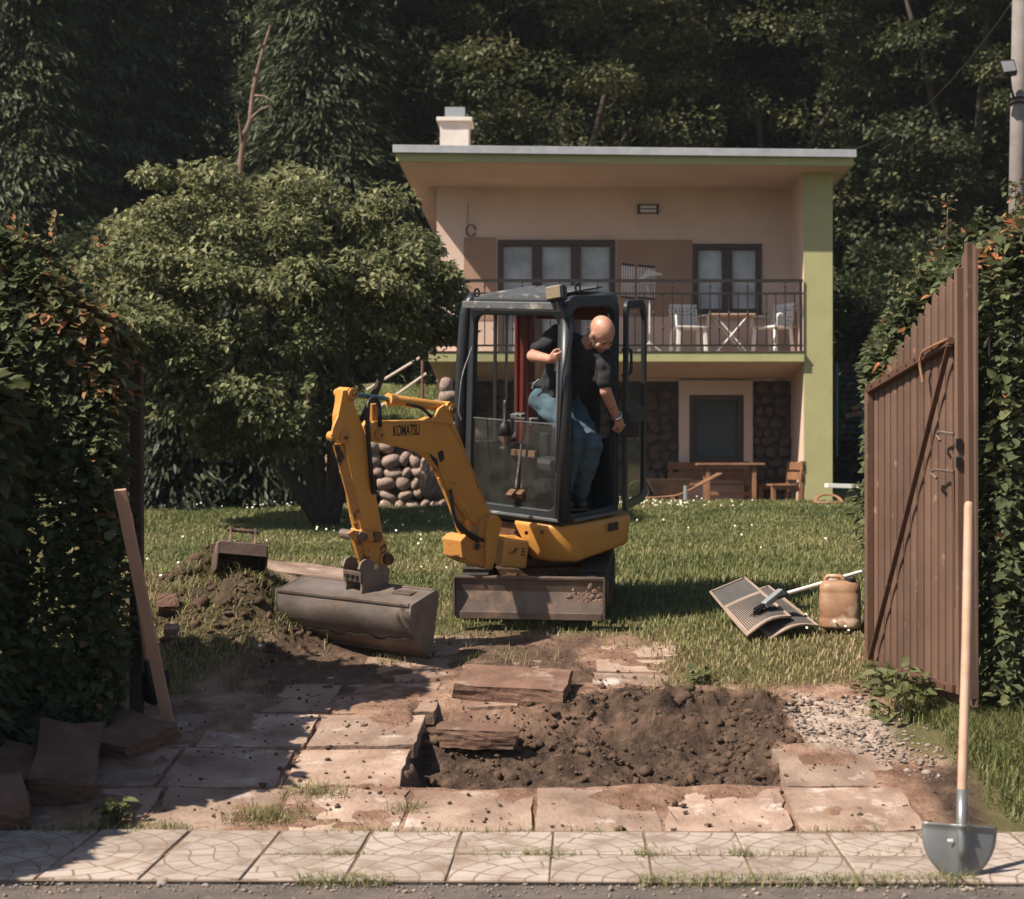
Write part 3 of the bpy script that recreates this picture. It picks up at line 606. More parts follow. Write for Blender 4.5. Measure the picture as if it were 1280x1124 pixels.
def broadleaf(name, label, x, y, h, rad, n, seed, group, tone0=.45, size=.135, nc=190):
    zb = gh(x, y); root = empty(name, (x, y, zb), label=label, cat='tree', group=group); cz = h * .58
    p, o, cc, k = clump_crown((0, 0, cz), (rad, rad * .9, h * .46), nc, rad * .23, n, bottom=-.98)
    nt_ = len(p); ct = rng.normal(0, .14, nc)[k % nc]
    foliage('crown', LEAF['wood_leaf'], root, p, o, size * rng.uniform(.6, 1.25, nt_), size * .62 * rng.uniform(.7, 1.2, nt_), rng.normal(tone0, .16, nt_) + ct, .5, 'diamond', .7)
    MB().tube([(0, 0, -.4), (.15, .3, h * .3), (-.1, .3, h * .55)], [.2, .15, .05], 8).build('trunk', M['bark'], root, smooth=True)
    for j in range(4):
        q = cc[(j * 13) % len(cc)]; MB().tube([(.1, 0, h * .3), tuple(np.array([.1, 0, h * .3]) * .4 + q * .6 + np.array([0, 0, .2])), tuple(q)], [.09, .06, .02], 6).build('limb', M['bark'], root, smooth=True)
    return root
G1 = 'trees on the slope behind the house'
CON = [(20, 29.5, 13.5, 2.6, 'feathery dark conifer at the far left edge of the wood'), (128, 31.5, 14.5, 2.5, 'feathery conifer standing behind the reddish hedge shoots'), (215, 34, 14, 2.3, 'shadowy conifer left of the bare leaning trunk'),
       (402, 30.5, 14.0, 2.5, 'feathery conifer right of the bare leaning trunk'), (500, 35, 14.5, 2.3, 'dark conifer behind the chimney'), (300, 38, 15, 2.6, 'deep dark conifer behind the bare leaning trunk'),
       (80, 38, 15, 2.6, 'tall conifer in the second row at the far left'), (1120, 33, 12.5, 2.3, 'shadowy conifer right of the house roof'), (-110, 31, 13.5, 2.7, 'dark conifer left of the feathery conifer at the wood edge'), (-230, 30, 13, 2.7, 'outermost dark conifer at the left end of the wood')]
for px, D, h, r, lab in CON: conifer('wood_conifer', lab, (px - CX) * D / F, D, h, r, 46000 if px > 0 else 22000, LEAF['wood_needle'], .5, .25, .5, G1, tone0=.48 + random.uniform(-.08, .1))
BRO = [(560, 33.5, 10.5, 2.2, .40, 'small broadleaf tree just right of the chimney'), (705, 31.5, 11.5, 2.9, .58, 'broad olive green tree above the left half of the roof'), (835, 34.5, 12.5, 2.8, .46, 'broad dark green tree above the middle of the roof'),
       (955, 32, 11.5, 2.7, .55, 'broad olive green tree above the right half of the roof'), (1085, 36, 13, 2.9, .50, 'large broadleaf tree behind the right end of the roof'), (1205, 31, 11.0, 2.7, .40, 'large dark broadleaf tree beside the utility pole'),
       (640, 39, 14, 3, .42, 'tall broadleaf tree of the back row above the roof centre left'), (900, 40, 14.5, 3.2, .42, 'tall broadleaf tree of the back row above the roof centre right'), (1290, 36, 13, 3, .42, 'broadleaf tree of the back row behind the utility pole'), (1130, 43, 15, 3.2, .42, 'tall broadleaf tree of the back row right of the house'), (1400, 32, 11.5, 2.8, .42, 'broadleaf tree right of the utility pole at the end of the wood')]
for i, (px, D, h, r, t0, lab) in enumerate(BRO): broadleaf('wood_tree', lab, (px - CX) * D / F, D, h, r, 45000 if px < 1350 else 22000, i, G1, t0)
# low bushes right of the house and along the edge of the wood
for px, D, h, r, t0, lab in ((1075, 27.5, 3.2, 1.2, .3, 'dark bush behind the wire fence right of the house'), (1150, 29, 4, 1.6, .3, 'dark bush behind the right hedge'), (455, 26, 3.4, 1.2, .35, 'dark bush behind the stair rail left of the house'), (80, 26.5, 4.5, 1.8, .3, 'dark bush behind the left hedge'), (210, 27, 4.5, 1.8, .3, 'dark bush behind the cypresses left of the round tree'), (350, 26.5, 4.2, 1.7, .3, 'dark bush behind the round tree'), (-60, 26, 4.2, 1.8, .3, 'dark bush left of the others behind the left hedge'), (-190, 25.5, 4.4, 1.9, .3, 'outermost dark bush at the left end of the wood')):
    zb = gh((px - CX) * D / F, D); x = (px - CX) * D / F; root = empty('bush', (x, D, zb), label=lab, cat='bush', group='bushes along the wood edge')
    p, o, cc, k = clump_crown((0, 0, h * .45), (r, r * .8, h * .5), 30, r * .4, 9000, bottom=-1.1); nn = len(p)
    foliage('foliage', LEAF['wood_leaf'], root, p, o, .15 * rng.uniform(.6, 1.2, nn), .09 * rng.uniform(.6, 1.2, nn), rng.normal(t0, .15, nn), .4)
    MB().tube([(0, 0, -.2), (.05, 0, h * .5)], [.06, .02], 6).build('stem', M['bark'], root)
# the mass of the wood further up the slope
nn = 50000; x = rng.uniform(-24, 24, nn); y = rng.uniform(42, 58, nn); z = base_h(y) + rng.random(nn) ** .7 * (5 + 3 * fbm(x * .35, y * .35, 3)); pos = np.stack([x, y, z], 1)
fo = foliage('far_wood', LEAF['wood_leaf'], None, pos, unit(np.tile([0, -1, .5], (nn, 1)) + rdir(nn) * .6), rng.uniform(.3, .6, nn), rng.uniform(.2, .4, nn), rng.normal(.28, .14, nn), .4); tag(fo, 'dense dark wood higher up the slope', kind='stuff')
# bare leaning trunk
dt = empty('bare_trunk', (-5.95, 27.5, gh(-5.95, 27.5)), label='bare reddish dead trunk leaning in front of the dark wood', cat='tree trunk'); o0 = dt.location
tr = [Vector((-5.95, 27.5, o0.z - .2)), P(301, 200, 27.5), P(305, 172, 27.5), P(313, 150, 27.5), P(316, 118, 27.5), P(322, 88, 27.5), P(329, 62, 27.5), P(338, 32, 27.5)]
MB().tube([q - o0 for q in tr], [.08, .055, .052, .048, .043, .038, .03, .015], 8).build('trunk', M['dead_bark'], dt, smooth=True)
for a, b in (((303, 185), (297, 140)), ((318, 120), (343, 128)), ((322, 100), (314, 90)), ((330, 60), (318, 50)), ((312, 150), (338, 132))):
    a_, b_ = P(*a, 27.5), P(*b, 27.3); MB().tube([a_ - o0, a_.lerp(b_, .5) - o0 + Vector((0, 0, .05)), b_ - o0], [.035, .02, .008], 5).build('branch', M['dead_bark'], dt)
# ------------------------------------------------------------------ the house
def XP(px, D): return (px - CX) * D / F
def ZP(py, D): return EYE + (CY - py) * D / F
M['plaster'] = mat('plaster', (.60, .45, .372), .92, var=(.52, .38, .31), scale=1.3, bump=.35, bscale=120)
M['plaster_band'] = mat('plaster_band', (.31, .195, .14), .92, var=(.27, .168, .12), scale=2.5, bump=.35, bscale=120)
M['green_plaster'] = mat('green_plaster', (.36, .335, .165), .9, var=(.32, .295, .145), scale=3, bump=.6, bscale=60)
M['flashing'] = mat('flashing', (.42, .42, .43), .5, .4, var=(.30, .30, .31), scale=3)
M['frame_brown'] = mat('frame_brown', (.045, .026, .019), .45, var=(.06, .034, .025), scale=20)
M['blind'] = mat('blind', (.82, .80, .77), .8, var=(.5, .48, .46), scale=3)
M['pane'] = glass_mat('pane', (.97, .97, .97), .02, .35)
M['iron'] = mat('iron', (.035, .028, .024), .5, .5)
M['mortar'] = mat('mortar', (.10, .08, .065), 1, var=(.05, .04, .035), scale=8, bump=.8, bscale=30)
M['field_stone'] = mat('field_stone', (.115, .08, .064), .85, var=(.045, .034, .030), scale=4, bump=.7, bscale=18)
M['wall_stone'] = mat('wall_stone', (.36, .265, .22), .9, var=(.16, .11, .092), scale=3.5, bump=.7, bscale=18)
M['white_plastic'] = mat('white_plastic', (.72, .70, .67), .45, var=(.6, .58, .54), scale=5)
M['garden_wood'] = mat('garden_wood', (.26, .125, .065), .75, var=(.16, .075, .04), scale=5, bump=.4, bscale=30)
M['dark_shade'] = mat('dark_shade', (.07, .08, .085), .8)
M['chimney'] = mat('chimney', (.62, .58, .54), .9, var=(.5, .46, .42), scale=4, bump=.3, bscale=60)
M['grey_sheet'] = mat('grey_sheet', (.33, .34, .35), .45, .5)
YF, YR, YB = 22.42, 21.93, 23.7
HX0, HX1 = XP(537, YF), XP(1005, YF); PX1 = XP(1041, YF)
ho = Vector((1.0, YF, 1.0))
house = empty('house', ho, label='peach plastered cottage with flat roof, balcony and yellow green pier', cat='house')
def hspan(mb, a, b): return mb.span(Vector(a) - ho, Vector(b) - ho)
def hpart(name, a, b, m, parent=house, bevel=.004): return hspan(MB(), a, b).build(name, M[m], parent, bevel)
def holed(x0, x1, z0, z1, y0, y1, holes):
    mb = MB(); xs = sorted({x0, x1} | {h[0] for h in holes} | {h[1] for h in holes}); zs = sorted({z0, z1} | {h[2] for h in holes} | {h[3] for h in holes})
    for a, b in zip(xs, xs[1:]):
        for c, d in zip(zs, zs[1:]):
            mx, mz = (a + b) / 2, (c + d) / 2
            if any(h[0] < mx < h[1] and h[2] < mz < h[3] for h in holes): continue
            hspan(mb, (a, y0, c), (b, y1, d))
    return mb
W1 = (XP(622, YB), XP(769, YB), 3.345, ZP(300, YB)); W2 = (XP(866, YB), XP(952, YB), ZP(393, YB), ZP(305, YB)); W3 = (XP(861, YB), XP(929, YB), ZP(578, YB), ZP(494, YB))
holed(HX0, HX1, 3.0, 6.05, YB, YB + .25, [W1, W2]).build('upper_wall', M['plaster'], house)
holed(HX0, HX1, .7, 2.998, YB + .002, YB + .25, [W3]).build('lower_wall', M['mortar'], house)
for n_, a, b in (('brown_panel', (HX0 + .42, YB - .012, ZP(400, YB)), (W1[0] - .03, YB - .001, ZP(297, YB))), ('brown_panel', (W1[1] + .03, YB - .012, ZP(396, YB)), (W2[0] - .01, YB - .001, ZP(300, YB)))):
    hpart(n_, a, b, 'plaster_band', bevel=0)
# plaster surround of the lower window
sx0, sx1 = XP(848, YB), XP(940, YB)
sur = holed(sx0, sx1, .75, 3.0, YB - .10, YB - .001, [W3]).build('window_surround', M['plaster'], house)
# back and side bulk of the house
hpart('rear_walls', (HX0 - .002, YB + .252, .7), (PX1 - .003, 28, 5.95), 'plaster', bevel=0)
hpart('side_wall', (HX1, YF + .052, .7), (PX1 - .002, 28.1, 6.0), 'plaster', bevel=0)
hpart('pier', (HX1 - .002, YF, .7), (PX1, YF + .05, 6.01), 'green_plaster', bevel=.006)
def window(hole, npan, name='window', blind=True, mull=.09):
    x0, x1, z0, z1 = hole; fw = .085; y0, y1 = YB - .03, YB + .05; root = None
    mb = MB(); hspan(mb, (x0, y0, z0), (x0 + fw, y1, z1)); hspan(mb, (x1 - fw, y0, z0), (x1, y1, z1)); hspan(mb, (x0 + fw, y0, z1 - fw), (x1 - fw, y1, z1)); hspan(mb, (x0 + fw, y0, z0), (x1 - fw, y1, z0 + fw))
    iw = (x1 - x0 - 2 * fw - (npan - 1) * mull * 1.7) / npan
    xs = []
    for k in range(npan):
        a = x0 + fw + k * (iw + mull * 1.7); xs.append((a, a + iw))
        if k: hspan(mb, (a - mull * 1.7, y0 + .004, z0 + fw), (a, y1 - .004, z1 - fw))
    root = mb.build(name, M['frame_brown'], house, bevel=.006)
    for a, b in xs:
        hspan(MB(), (a, YB + .015, z0 + fw), (b, YB + .021, z1 - fw)).build('pane', M['pane'], root)
        if blind:
            n = int((z1 - z0 - 2 * fw) / .035); sl = MB()
            for q in range(n):
                zc = z0 + fw + .0175 + q * .035; v = [(a + .005, YB + .055, zc - .018), (b - .005, YB + .055, zc - .018), (b - .005, YB + .072, zc + .016), (a + .005, YB + .072, zc + .016)]
                sl.add([Vector(p) - ho for p in v], [(0, 1, 2, 3)])
            tag(sl.build('blind', M['blind'], root), kind='stuff')
        else: hspan(MB(), (a, YB + .10, z0 + fw), (b, YB + .11, z1 - fw)).build('roller_shade', M['dark_shade'], root)
    return root
window(W1, 3, 'balcony_door'); window(W2, 2); window(W3, 1, blind=False)
hpart('window_sill', (W2[0] - .04, YB - .10, W2[2] - .05), (W2[1] + .04, YB - .002, W2[2] - .005), 'frame_brown')
# balcony
ZS = ZP(441, YF - .02)
v = [(YF - .05, ZS), (YB - .002, ZS), (YB - .002, 3.03), (YF - .05, ZS - .13)]
MB().prism([Vector((HX0, y_, z_)) - ho for y_, z_ in v], (HX1 - .004 - HX0, 0, 0)).build('balcony_slab', M['plaster'], house)
hpart('balcony_fascia', (HX0 - .01, YF - .075, ZS - .135), (HX1 - .006, YF - .052, ZS + .004), 'green_plaster')
hpart('balcony_edge_strip', (HX0 - .01, YF - .09, ZS + .006), (HX1 - .006, YF + .06, ZS + .02), 'mortar')
rl = MB(); yr = YF - .02
zt, zm, zb_ = ZP(351, yr), ZP(367, yr), ZP(432, yr)
for z_, w in ((zt, .045), (zm, .028), (zb_, .028)): rl.bar(Vector((HX0, yr, z_)) - ho, Vector((HX1 - .02, yr, z_)) - ho, .03, w)
rl.bar(Vector((HX1 - .05, yr, ZS)) - ho, Vector((HX1 - .05, yr, zt)) - ho, .04, .04); rl.bar(Vector((HX0 + .03, yr, ZS)) - ho, Vector((HX0 + .03, yr, zt)) - ho, .04, .04)
railing = rl.build('railing', M['iron'], house)
nb_ = 39
mA = MB().bar((0, 0, 0), (0, 0, zm - zb_ - .03), .016, .016).lathe([(.004, .2), (.018, .225), (.018, .245), (.004, .27)], 8).mesh(); mB_ = MB().bar((0, 0, 0), (0, 0, zm - zb_ - .03), .016, .016).lathe([(.004, .42), (.018, .445), (.018, .465), (.004, .49)], 8).mesh()
mC = MB().bar((0, 0, 0), (0, 0, zt - zm - .04), .016, .016).lathe([(.004, .06), (.018, .085), (.018, .1), (.004, .12)], 8).mesh()
for q in range(nb_):
    xb = HX0 + .12 + (HX1 - HX0 - .26) * q / (nb_ - 1)
    o = link('baluster', (mA, mB_)[q % 2], M['iron'], railing); o.location = Vector((xb, yr, zb_ + .015)) - ho
    if q % 4 == 1: o = link('top_post', mC, M['iron'], railing); o.location = Vector((xb, yr, zm + .015)) - ho
# roof
RX0, RX1 = XP(495, YR), XP(1067, YR); tilt = .0105
def rz(x): return -tilt * (x - RX0)
def roofbox(name, x0, x1, y0, y1, zf0, zb0, zf1, zb1, m, parent=house, bevel=.004):
    vs = []
    for z_ in ((zf0, zb0), (zf1, zb1)):
        for x_, y_, k in ((x0, y0, 0), (x1, y0, 0), (x1, y1, 1), (x0, y1, 1)): vs.append(Vector((x_, y_, z_[k] + rz(x_))) - ho)
    return MB().add(vs, [(3, 2, 1, 0), (4, 5, 6, 7), (0, 1, 5, 4), (1, 2, 6, 5), (2, 3, 7, 6), (3, 0, 4, 7)]).build(name, M[m], parent, bevel)
zf = ZP(201, YR)
roof = roofbox('roof', RX0 + .03, RX1 - .03, YR + .03, 28.8, zf, zf - .10, zf + .17, zf + .05, 'plaster')
roofbox('fascia', RX0, RX1, YR, YR + .028, zf - .005, zf - .005, zf + .17, zf + .17, 'green_plaster', roof)
roofbox('fascia', RX1 - .028, RX1, YR + .03, 28.8, zf - .005, zf - .105, zf + .17, zf + .05, 'green_plaster', roof)
roofbox('flashing', RX0 - .04, RX1 + .03, YR - .07, YR + .4, zf + .105, zf + .15, zf + .215, zf + .23, 'flashing', roof)
# chimney
cD = 25.0
ch = hpart('chimney', (XP(550, cD), cD, 5.8), (XP(586, cD), cD + .5, ZP(152, cD)), 'chimney', roof)
hpart('chimney_slab', (XP(546, cD), cD - .06, ZP(152, cD) + .001), (XP(590, cD), cD + .56, ZP(147, cD)), 'chimney', roof)
hpart('chimney_cowl', (XP(556, cD), cD + .05, ZP(147, cD) + .001), (XP(581, cD), cD + .4, ZP(133, cD)), 'grey_sheet', roof)
# wall lamp
wl = MB(); a, b = Vector((XP(797, YB), YB - .06, ZP(267, YB))), Vector((XP(823, YB), YB - .002, ZP(257, YB)))
wlp = hspan(MB(), (a.x + .03, YB - .05, a.z + .01), (b.x - .03, YB - .003, b.z - .01)).build('wall_lamp', M['white_plastic'], house, bevel=.01)
fr = MB()
for x_ in (a.x, b.x - .03): hspan(fr, (x_, YB - .065, a.z - .012), (x_ + .028, YB - .003, b.z + .01))
for z_ in (a.z, (a.z + b.z) / 2, b.z): hspan(fr, (a.x + .03, YB - .066, z_ - .007), (b.x - .032, YB - .052, z_ + .007))
fr.build('lamp_frame', M['iron'], wlp)
# cable coil on the upper wall
cc_ = P(588, 288, YB - .03); hc = empty('cable_coil', cc_, label='coil of thin dark cable hanging on the upper wall beside the tree', cat='cable')
for q in range(3): MB().tube([(.07 * math.cos(t) + .01 * q, .008 * q, .09 * math.sin(t)) for t in np.linspace(0, 6.0, 18)], .004, 5).build('loop', M['iron'], hc)
MB().tube([(-.05, 0, .1), (-.04, 0, .25), (-.04, 0, .42)], .004, 5).build('cable', M['iron'], hc)
# field stones of the lower storey
def stone_mesh(seed):
    bm = bmesh.new(); bmesh.ops.create_icosphere(bm, subdivisions=2, radius=1); off = Vector((seed * 3.1, seed * 1.7, 0))
    for v_ in bm.verts:
        d = 1 + .30 * mnoise.noise(v_.co * 1.1 + off) + .1 * mnoise.noise(v_.co * 2.7 + off); v_.co *= d
        v_.co.x = math.copysign(abs(v_.co.x) ** .8, v_.co.x); v_.co.z = math.copysign(abs(v_.co.z) ** .8, v_.co.z)
    me = bpy.data.meshes.new('stone'); bm.to_mesh(me); bm.free()
    for p_ in me.polygons: p_.use_smooth = True
    return me
SM = [stone_mesh(s) for s in range(7)]
def stones(parent, origin, x0, x1, z0, z1, y_, sx, sz, m, depth=.07, skip=None):
    z_ = z0; row = 0
    while z_ < z1:
        h = sz * random.uniform(.8, 1.25); x_ = x0 - (sx * .5 if row % 2 else 0) * .6
        while x_ < x1:
            w = sx * random.uniform(.6, 1.5); cx, cz = x_ + w / 2, z_ + h / 2 + random.uniform(-.02, .02)
            if x0 <= cx <= x1 and cz < z1 and not (skip and skip(cx, cz)):
                me = random.choice(SM); o = bpy.data.objects.new('stone', me); C.objects.link(o); o.parent = parent
                if not me.materials: me.materials.append(m)
                o.material_slots[0].link = 'OBJECT'; o.material_slots[0].material = m
                o.location = Vector((cx, y_, cz)) - origin; o.scale = (w * .53, depth * random.uniform(.8, 1.3), h * .54); o.rotation_euler = (random.uniform(-.2, .2), random.uniform(-.5, .5), random.uniform(-.25, .25))
            x_ += w
        z_ += h; row += 1
lw = [c for c in house.children if c.name.startswith('lower_wall')][0]
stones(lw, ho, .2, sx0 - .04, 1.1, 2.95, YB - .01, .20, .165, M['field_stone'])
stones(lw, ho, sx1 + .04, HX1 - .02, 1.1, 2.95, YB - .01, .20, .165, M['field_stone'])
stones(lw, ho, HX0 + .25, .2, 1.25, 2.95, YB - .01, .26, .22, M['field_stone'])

# ------------------------------------------------------------------ things on the balcony
def plastic_chair(loc, rz_, label):
    t = empty('plastic_chair', loc, (0, 0, rz_), label, 'chair', 'white plastic chairs on the balcony')
    for sx in (-1, 1):
        MB().bar((sx * .22, -.19, 0), (sx * .20, -.17, .41), .055, .03).build('leg', M['white_plastic'], t, .004)
        MB().bar((sx * .22, .22, 0), (sx * .20, .18, .41), .055, .03).build('leg', M['white_plastic'], t, .004)
        MB().tube(arc_pts([(sx * .235, -.19, .42), (sx * .25, -.19, .60), (sx * .25, .12, .62), (sx * .23, .21, .62)], .06), .02, 6).build('armrest', M['white_plastic'], t)
    MB().box((0, 0, .42), (.44, .42, .03)).build('seat', M['white_plastic'], t, .01)
    bk = MB(); n, mrow = 7, 6                      # latticed shell back
    for q in range(n + 1):
        x_ = -.20 + .40 * q / n; bk.bar((x_ * .95, .20, .43), (x_ * 1.05, .30, .80 - .06 * (abs(x_) / .2) ** 2), .026, .018, (0, 1, 0))
    for q in range(mrow + 1):
        f = q / mrow; z_ = .45 + .33 * f; bk.bar((-.20 * (.95 + .1 * f), .205 + .1 * f, z_), (.20 * (.95 + .1 * f), .205 + .1 * f, z_), .016, .028)
    bk.bar((-.21, .296, .78), (.21, .296, .78), .02, .05); bk.build('backrest', M['white_plastic'], t); return t
plastic_chair((XP(861, 23.0), 23.05, ZS), R(12), 'white plastic armchair left of the folding table, lattice back to the wall')
plastic_chair((XP(966, 23.0), 23.05, ZS), R(-48), 'white plastic armchair right of the folding table, turned sideways')
ft = empty('folding_table', (XP(914, 22.9), 23.0, ZS), label='small folding table with crossed white legs between the balcony chairs', cat='table')
MB().box((0, 0, .60), (.70, .45, .025)).build('tabletop', mat('tan_top', (.45, .31, .23), .6, var=(.38, .25, .18)), ft, .008)
for sy in (-1, 1):
    for s in (-1, 1): MB().tube([(s * .26, sy * .18 + .012 * s, 0), (-s * .24, sy * .18 + .012 * s, .585)], .011, 6).build('leg', M['white_plastic'], ft)
dr = empty('drying_rack', (XP(812, 22.75), 22.75, ZS), label='folded white clothes drying rack standing behind the balcony rail', cat='drying rack')
do = dr.location
def rack_panel(px0, px1, py0, py1, n, dx=0):
    mb = MB()
    for q in range(n):
        x_ = px0 + (px1 - px0) * q / (n - 1); mb.tube([P(x_, py0, 22.75) - do, P(x_ + dx, py1, 22.75) - do], .008, 5)
    pn = mb.build('wire_panel', M['white_plastic'], dr)
    for py in (py0, py1):
        s = dx if py == py1 else 0; MB().bar(P(px0 - 1 + s, py - 1, 22.74) - do, P(px1 + 1 + s, py + 1, 22.74) - do, .02, .03).build('end_bar', M['iron'], pn)
rack_panel(778, 792, 331, 372, 6); rack_panel(798, 818, 333, 373, 7)
mb = MB()
for q in range(6): mb.tube([P(797 + q * 3, 352 - q * 1.5, 22.7) - do, P(812 + q * 3.2, 337 + q * 1.2, 22.65) - do], .008, 5)
mb.build('wire_panel', M['white_plastic'], dr); MB().bar(P(801, 353, 22.7) - do, P(820, 353, 22.7) - do, .012, .02).build('end_bar', M['white_plastic'], dr)
MB().tube([(0, 0, .02), P(812, 375, 22.75) - do, P(808, 352, 22.75) - do], .010, 6).build('pole', M['white_plastic'], dr)
for s in (-1, 1): MB().tube([(0, 0, .18), (s * .22, .05, .01)], .009, 5).build('foot', M['white_plastic'], dr)

# ------------------------------------------------------------------ patio in front of the lower storey
PZ = .98
pt_ = MB().box((1.0, 23.0, PZ - .06), (6.4, 1.5, .12)).build('patio', mat('patio_stone', (.25, .19, .155), .95, var=(.17, .125, .1), scale=5, bump=.5), None); tag(pt_, 'paved patio below the balcony', kind='structure')
tbl = empty('garden_table', (XP(912, 22.75), 22.75, PZ), label='brown wooden garden table in front of the lower window', cat='table')
for q in range(4): MB().box((0, -.21 + q * .14, .735), (.98, .13, .03)).build('plank', M['garden_wood'], tbl, .004)
for s in (-1, 1):
    for sy in (-1, 1): MB().box((s * .34, sy * .2, .36), (.06, .05, .715)).build('leg', M['garden_wood'], tbl, .004)
MB().box((0, 0, .30), (.66, .08, .05)).build('stretcher', M['garden_wood'], tbl, .004)
def bench(loc, rz_, w, label):
    t = empty('garden_bench', loc, (0, 0, rz_), label, 'bench', 'brown wooden garden benches')
    for s in (-1, 1):
        MB().box((s * (w / 2 - .05), -.18, .205), (.06, .06, .41)).build('leg', M['garden_wood'], t, .004); MB().bar((s * (w / 2 - .05), .2, 0), (s * (w / 2 - .05), .27, .78), .06, .06).build('leg', M['garden_wood'], t, .004)
        MB().box((s * (w / 2 - .05), .02, .39), (.05, .34, .05)).build('rail', M['garden_wood'], t, .004)
    for q in range(3): MB().box((0, -.16 + .13 * q, .43), (w, .115, .03)).build('seat_plank', M['garden_wood'], t, .004)
    for q in range(2): MB().box((0, .225 + q * .02, .56 + q * .15), (w, .025, .115)).build('back_plank', M['garden_wood'], t, .004)
    return t
bench((XP(888, 23.2), 23.25, PZ), 0, 1.25, 'brown wooden bench standing behind the garden table by the wall')
bench((XP(974, 22.7), 22.75, PZ), R(-82), .8, 'short brown wooden bench seen from its side next to the pier')
# wheelbarrow
M['rust'] = mat('rust', (.16, .085, .055), .85, var=(.09, .05, .035), scale=7, bump=.4)
wb = empty('wheelbarrow', (XP(838, 21.9), 21.95, gh(.9, 21.9)), label='rusty wheelbarrow with raised handles beside the garden table', cat='wheelbarrow')
zr = gh(.9, 21.9)
MB().add([(-.34, -.2, .34), (.30, -.2, .34), (.30, .2, .34), (-.34, .2, .34), (-.22, -.12, .12), (.18, -.12, .12), (.18, .12, .12), (-.22, .12, .12), (-.32, -.18, .335), (.28, -.18, .335), (.28, .18, .335), (-.32, .18, .335), (-.21, -.11, .14), (.17, -.11, .14), (.17, .11, .14), (-.21, .11, .14)],
         [(0, 1, 5, 4), (1, 2, 6, 5), (2, 3, 7, 6), (3, 0, 4, 7), (4, 5, 6, 7), (8, 12, 13, 9), (9, 13, 14, 10), (10, 14, 15, 11), (11, 15, 12, 8), (12, 15, 14, 13), (0, 8, 9, 1), (1, 9, 10, 2), (2, 10, 11, 3), (3, 11, 8, 0)]).build('tray', M['rust'], wb)
for s in (-1, 1):
    MB().tube(arc_pts([(-.42, s * .06, .06), (.1, s * .15, .10), (.45, s * .2, .28), (.72, s * .22, .42)], .1), .016, 6).build('handle', M['garden_wood'], wb)
    MB().tube([(.2, s * .16, .13), (.24, s * .18, 0)], .013, 6).build('leg', M['iron'], wb)
wh_ = MB(); wh_.tube([(-.45 + .15 * math.cos(t), 0, .15 + .15 * math.sin(t)) for t in np.linspace(0, 6.283, 18, endpoint=False)], .03, 6, closed=True).build('tyre', M['iron'], wb)
pp = P(857, 607, 21.5); MB().tube([(0, 0, 0), (0, 0, pp.z - gh(pp.x, 21.5) + .02)], .03, 10).build('pipe_stub', M['grey_sheet'], None, smooth=False)
ps = [o for o in C.objects if o.name == 'pipe_stub'][0]; ps.location = (pp.x, 21.5, gh(pp.x, 21.5) - .02); tag(ps, 'short grey pipe standing in the grass before the wheelbarrow', 'pipe')
# white board and hose right of the pier
wbd = MB().bar((-.35, 0, 0), (.55, 0, 0), .18, .06).build('white_board', M['white_plastic'], None, .005); wbd.location = P(1063, 608, 21.6); wbd.rotation_euler = (0, R(2), R(6)); tag(wbd, 'long white board lying on the lawn right of the pier', 'board')
hs = MB(); hs.tube([(.17 * math.cos(t) * (1 + .02 * t), .12 * math.sin(t), .03 + .11 * (math.sin(t) > 0) * math.sin(t)) for t in np.linspace(0, 12, 40)], .014, 6)
ho_ = hs.build('garden_hose', mat('hose', (.30, .14, .08), .5), None); ho_.location = (XP(1036, 21.4), 21.4, gh(XP(1036, 21.4), 21.4)); tag(ho_, 'small coil of brown hose at the foot of the pier', 'hose')
# wire fence right of the house
fe = empty('wire_fence', (XP(1062, 25), 25, gh(XP(1062, 25), 25)), label='thin green wire mesh fence right of the house', cat='fence'); fo_ = fe.location
M['green_wire'] = mat('green_wire', (.05, .10, .085), .5)
ft_, fb = ZP(456, 25), ZP(548, 25)
for px in (1046, 1078, 1110, 1142): MB().tube([Vector((XP(px, 25), 25, fb - .3)) - fo_, Vector((XP(px, 25), 25, ft_ + .03)) - fo_], .022, 6).build('post', M['green_wire'], fe)
fx0, fx1 = XP(1043, 25), XP(1170, 25); wv = MB()
for q in range(13): z_ = fb + (ft_ - fb) * q / 12; wv.tube([Vector((fx0, 24.97, z_)) - fo_, Vector((fx1, 24.97, z_)) - fo_], .0035, 4, cap=False)
for q in range(30): x_ = fx0 + (fx1 - fx0) * q / 29; wv.tube([Vector((x_, 24.965, fb)) - fo_, Vector((x_, 24.965, ft_)) - fo_], .0025, 4, cap=False)
tag(wv.build('wire_mesh', M['green_wire'], fe), kind='stuff')
for (a, b, lab) in (((1064, 512), (1098, 496), 'long reddish plank leaning behind the wire fence, upper one'), ((1057, 521), (1077, 516), 'short reddish plank lying behind the wire fence, lower one')):
    p0, p1 = P(*a, 25.6), P(*b, 25.6); o = MB().bar((0, 0, 0), p1 - p0, .12, .08).build('plank', M['garden_wood'], None, .004); o.location = p0; tag(o, lab, 'plank')

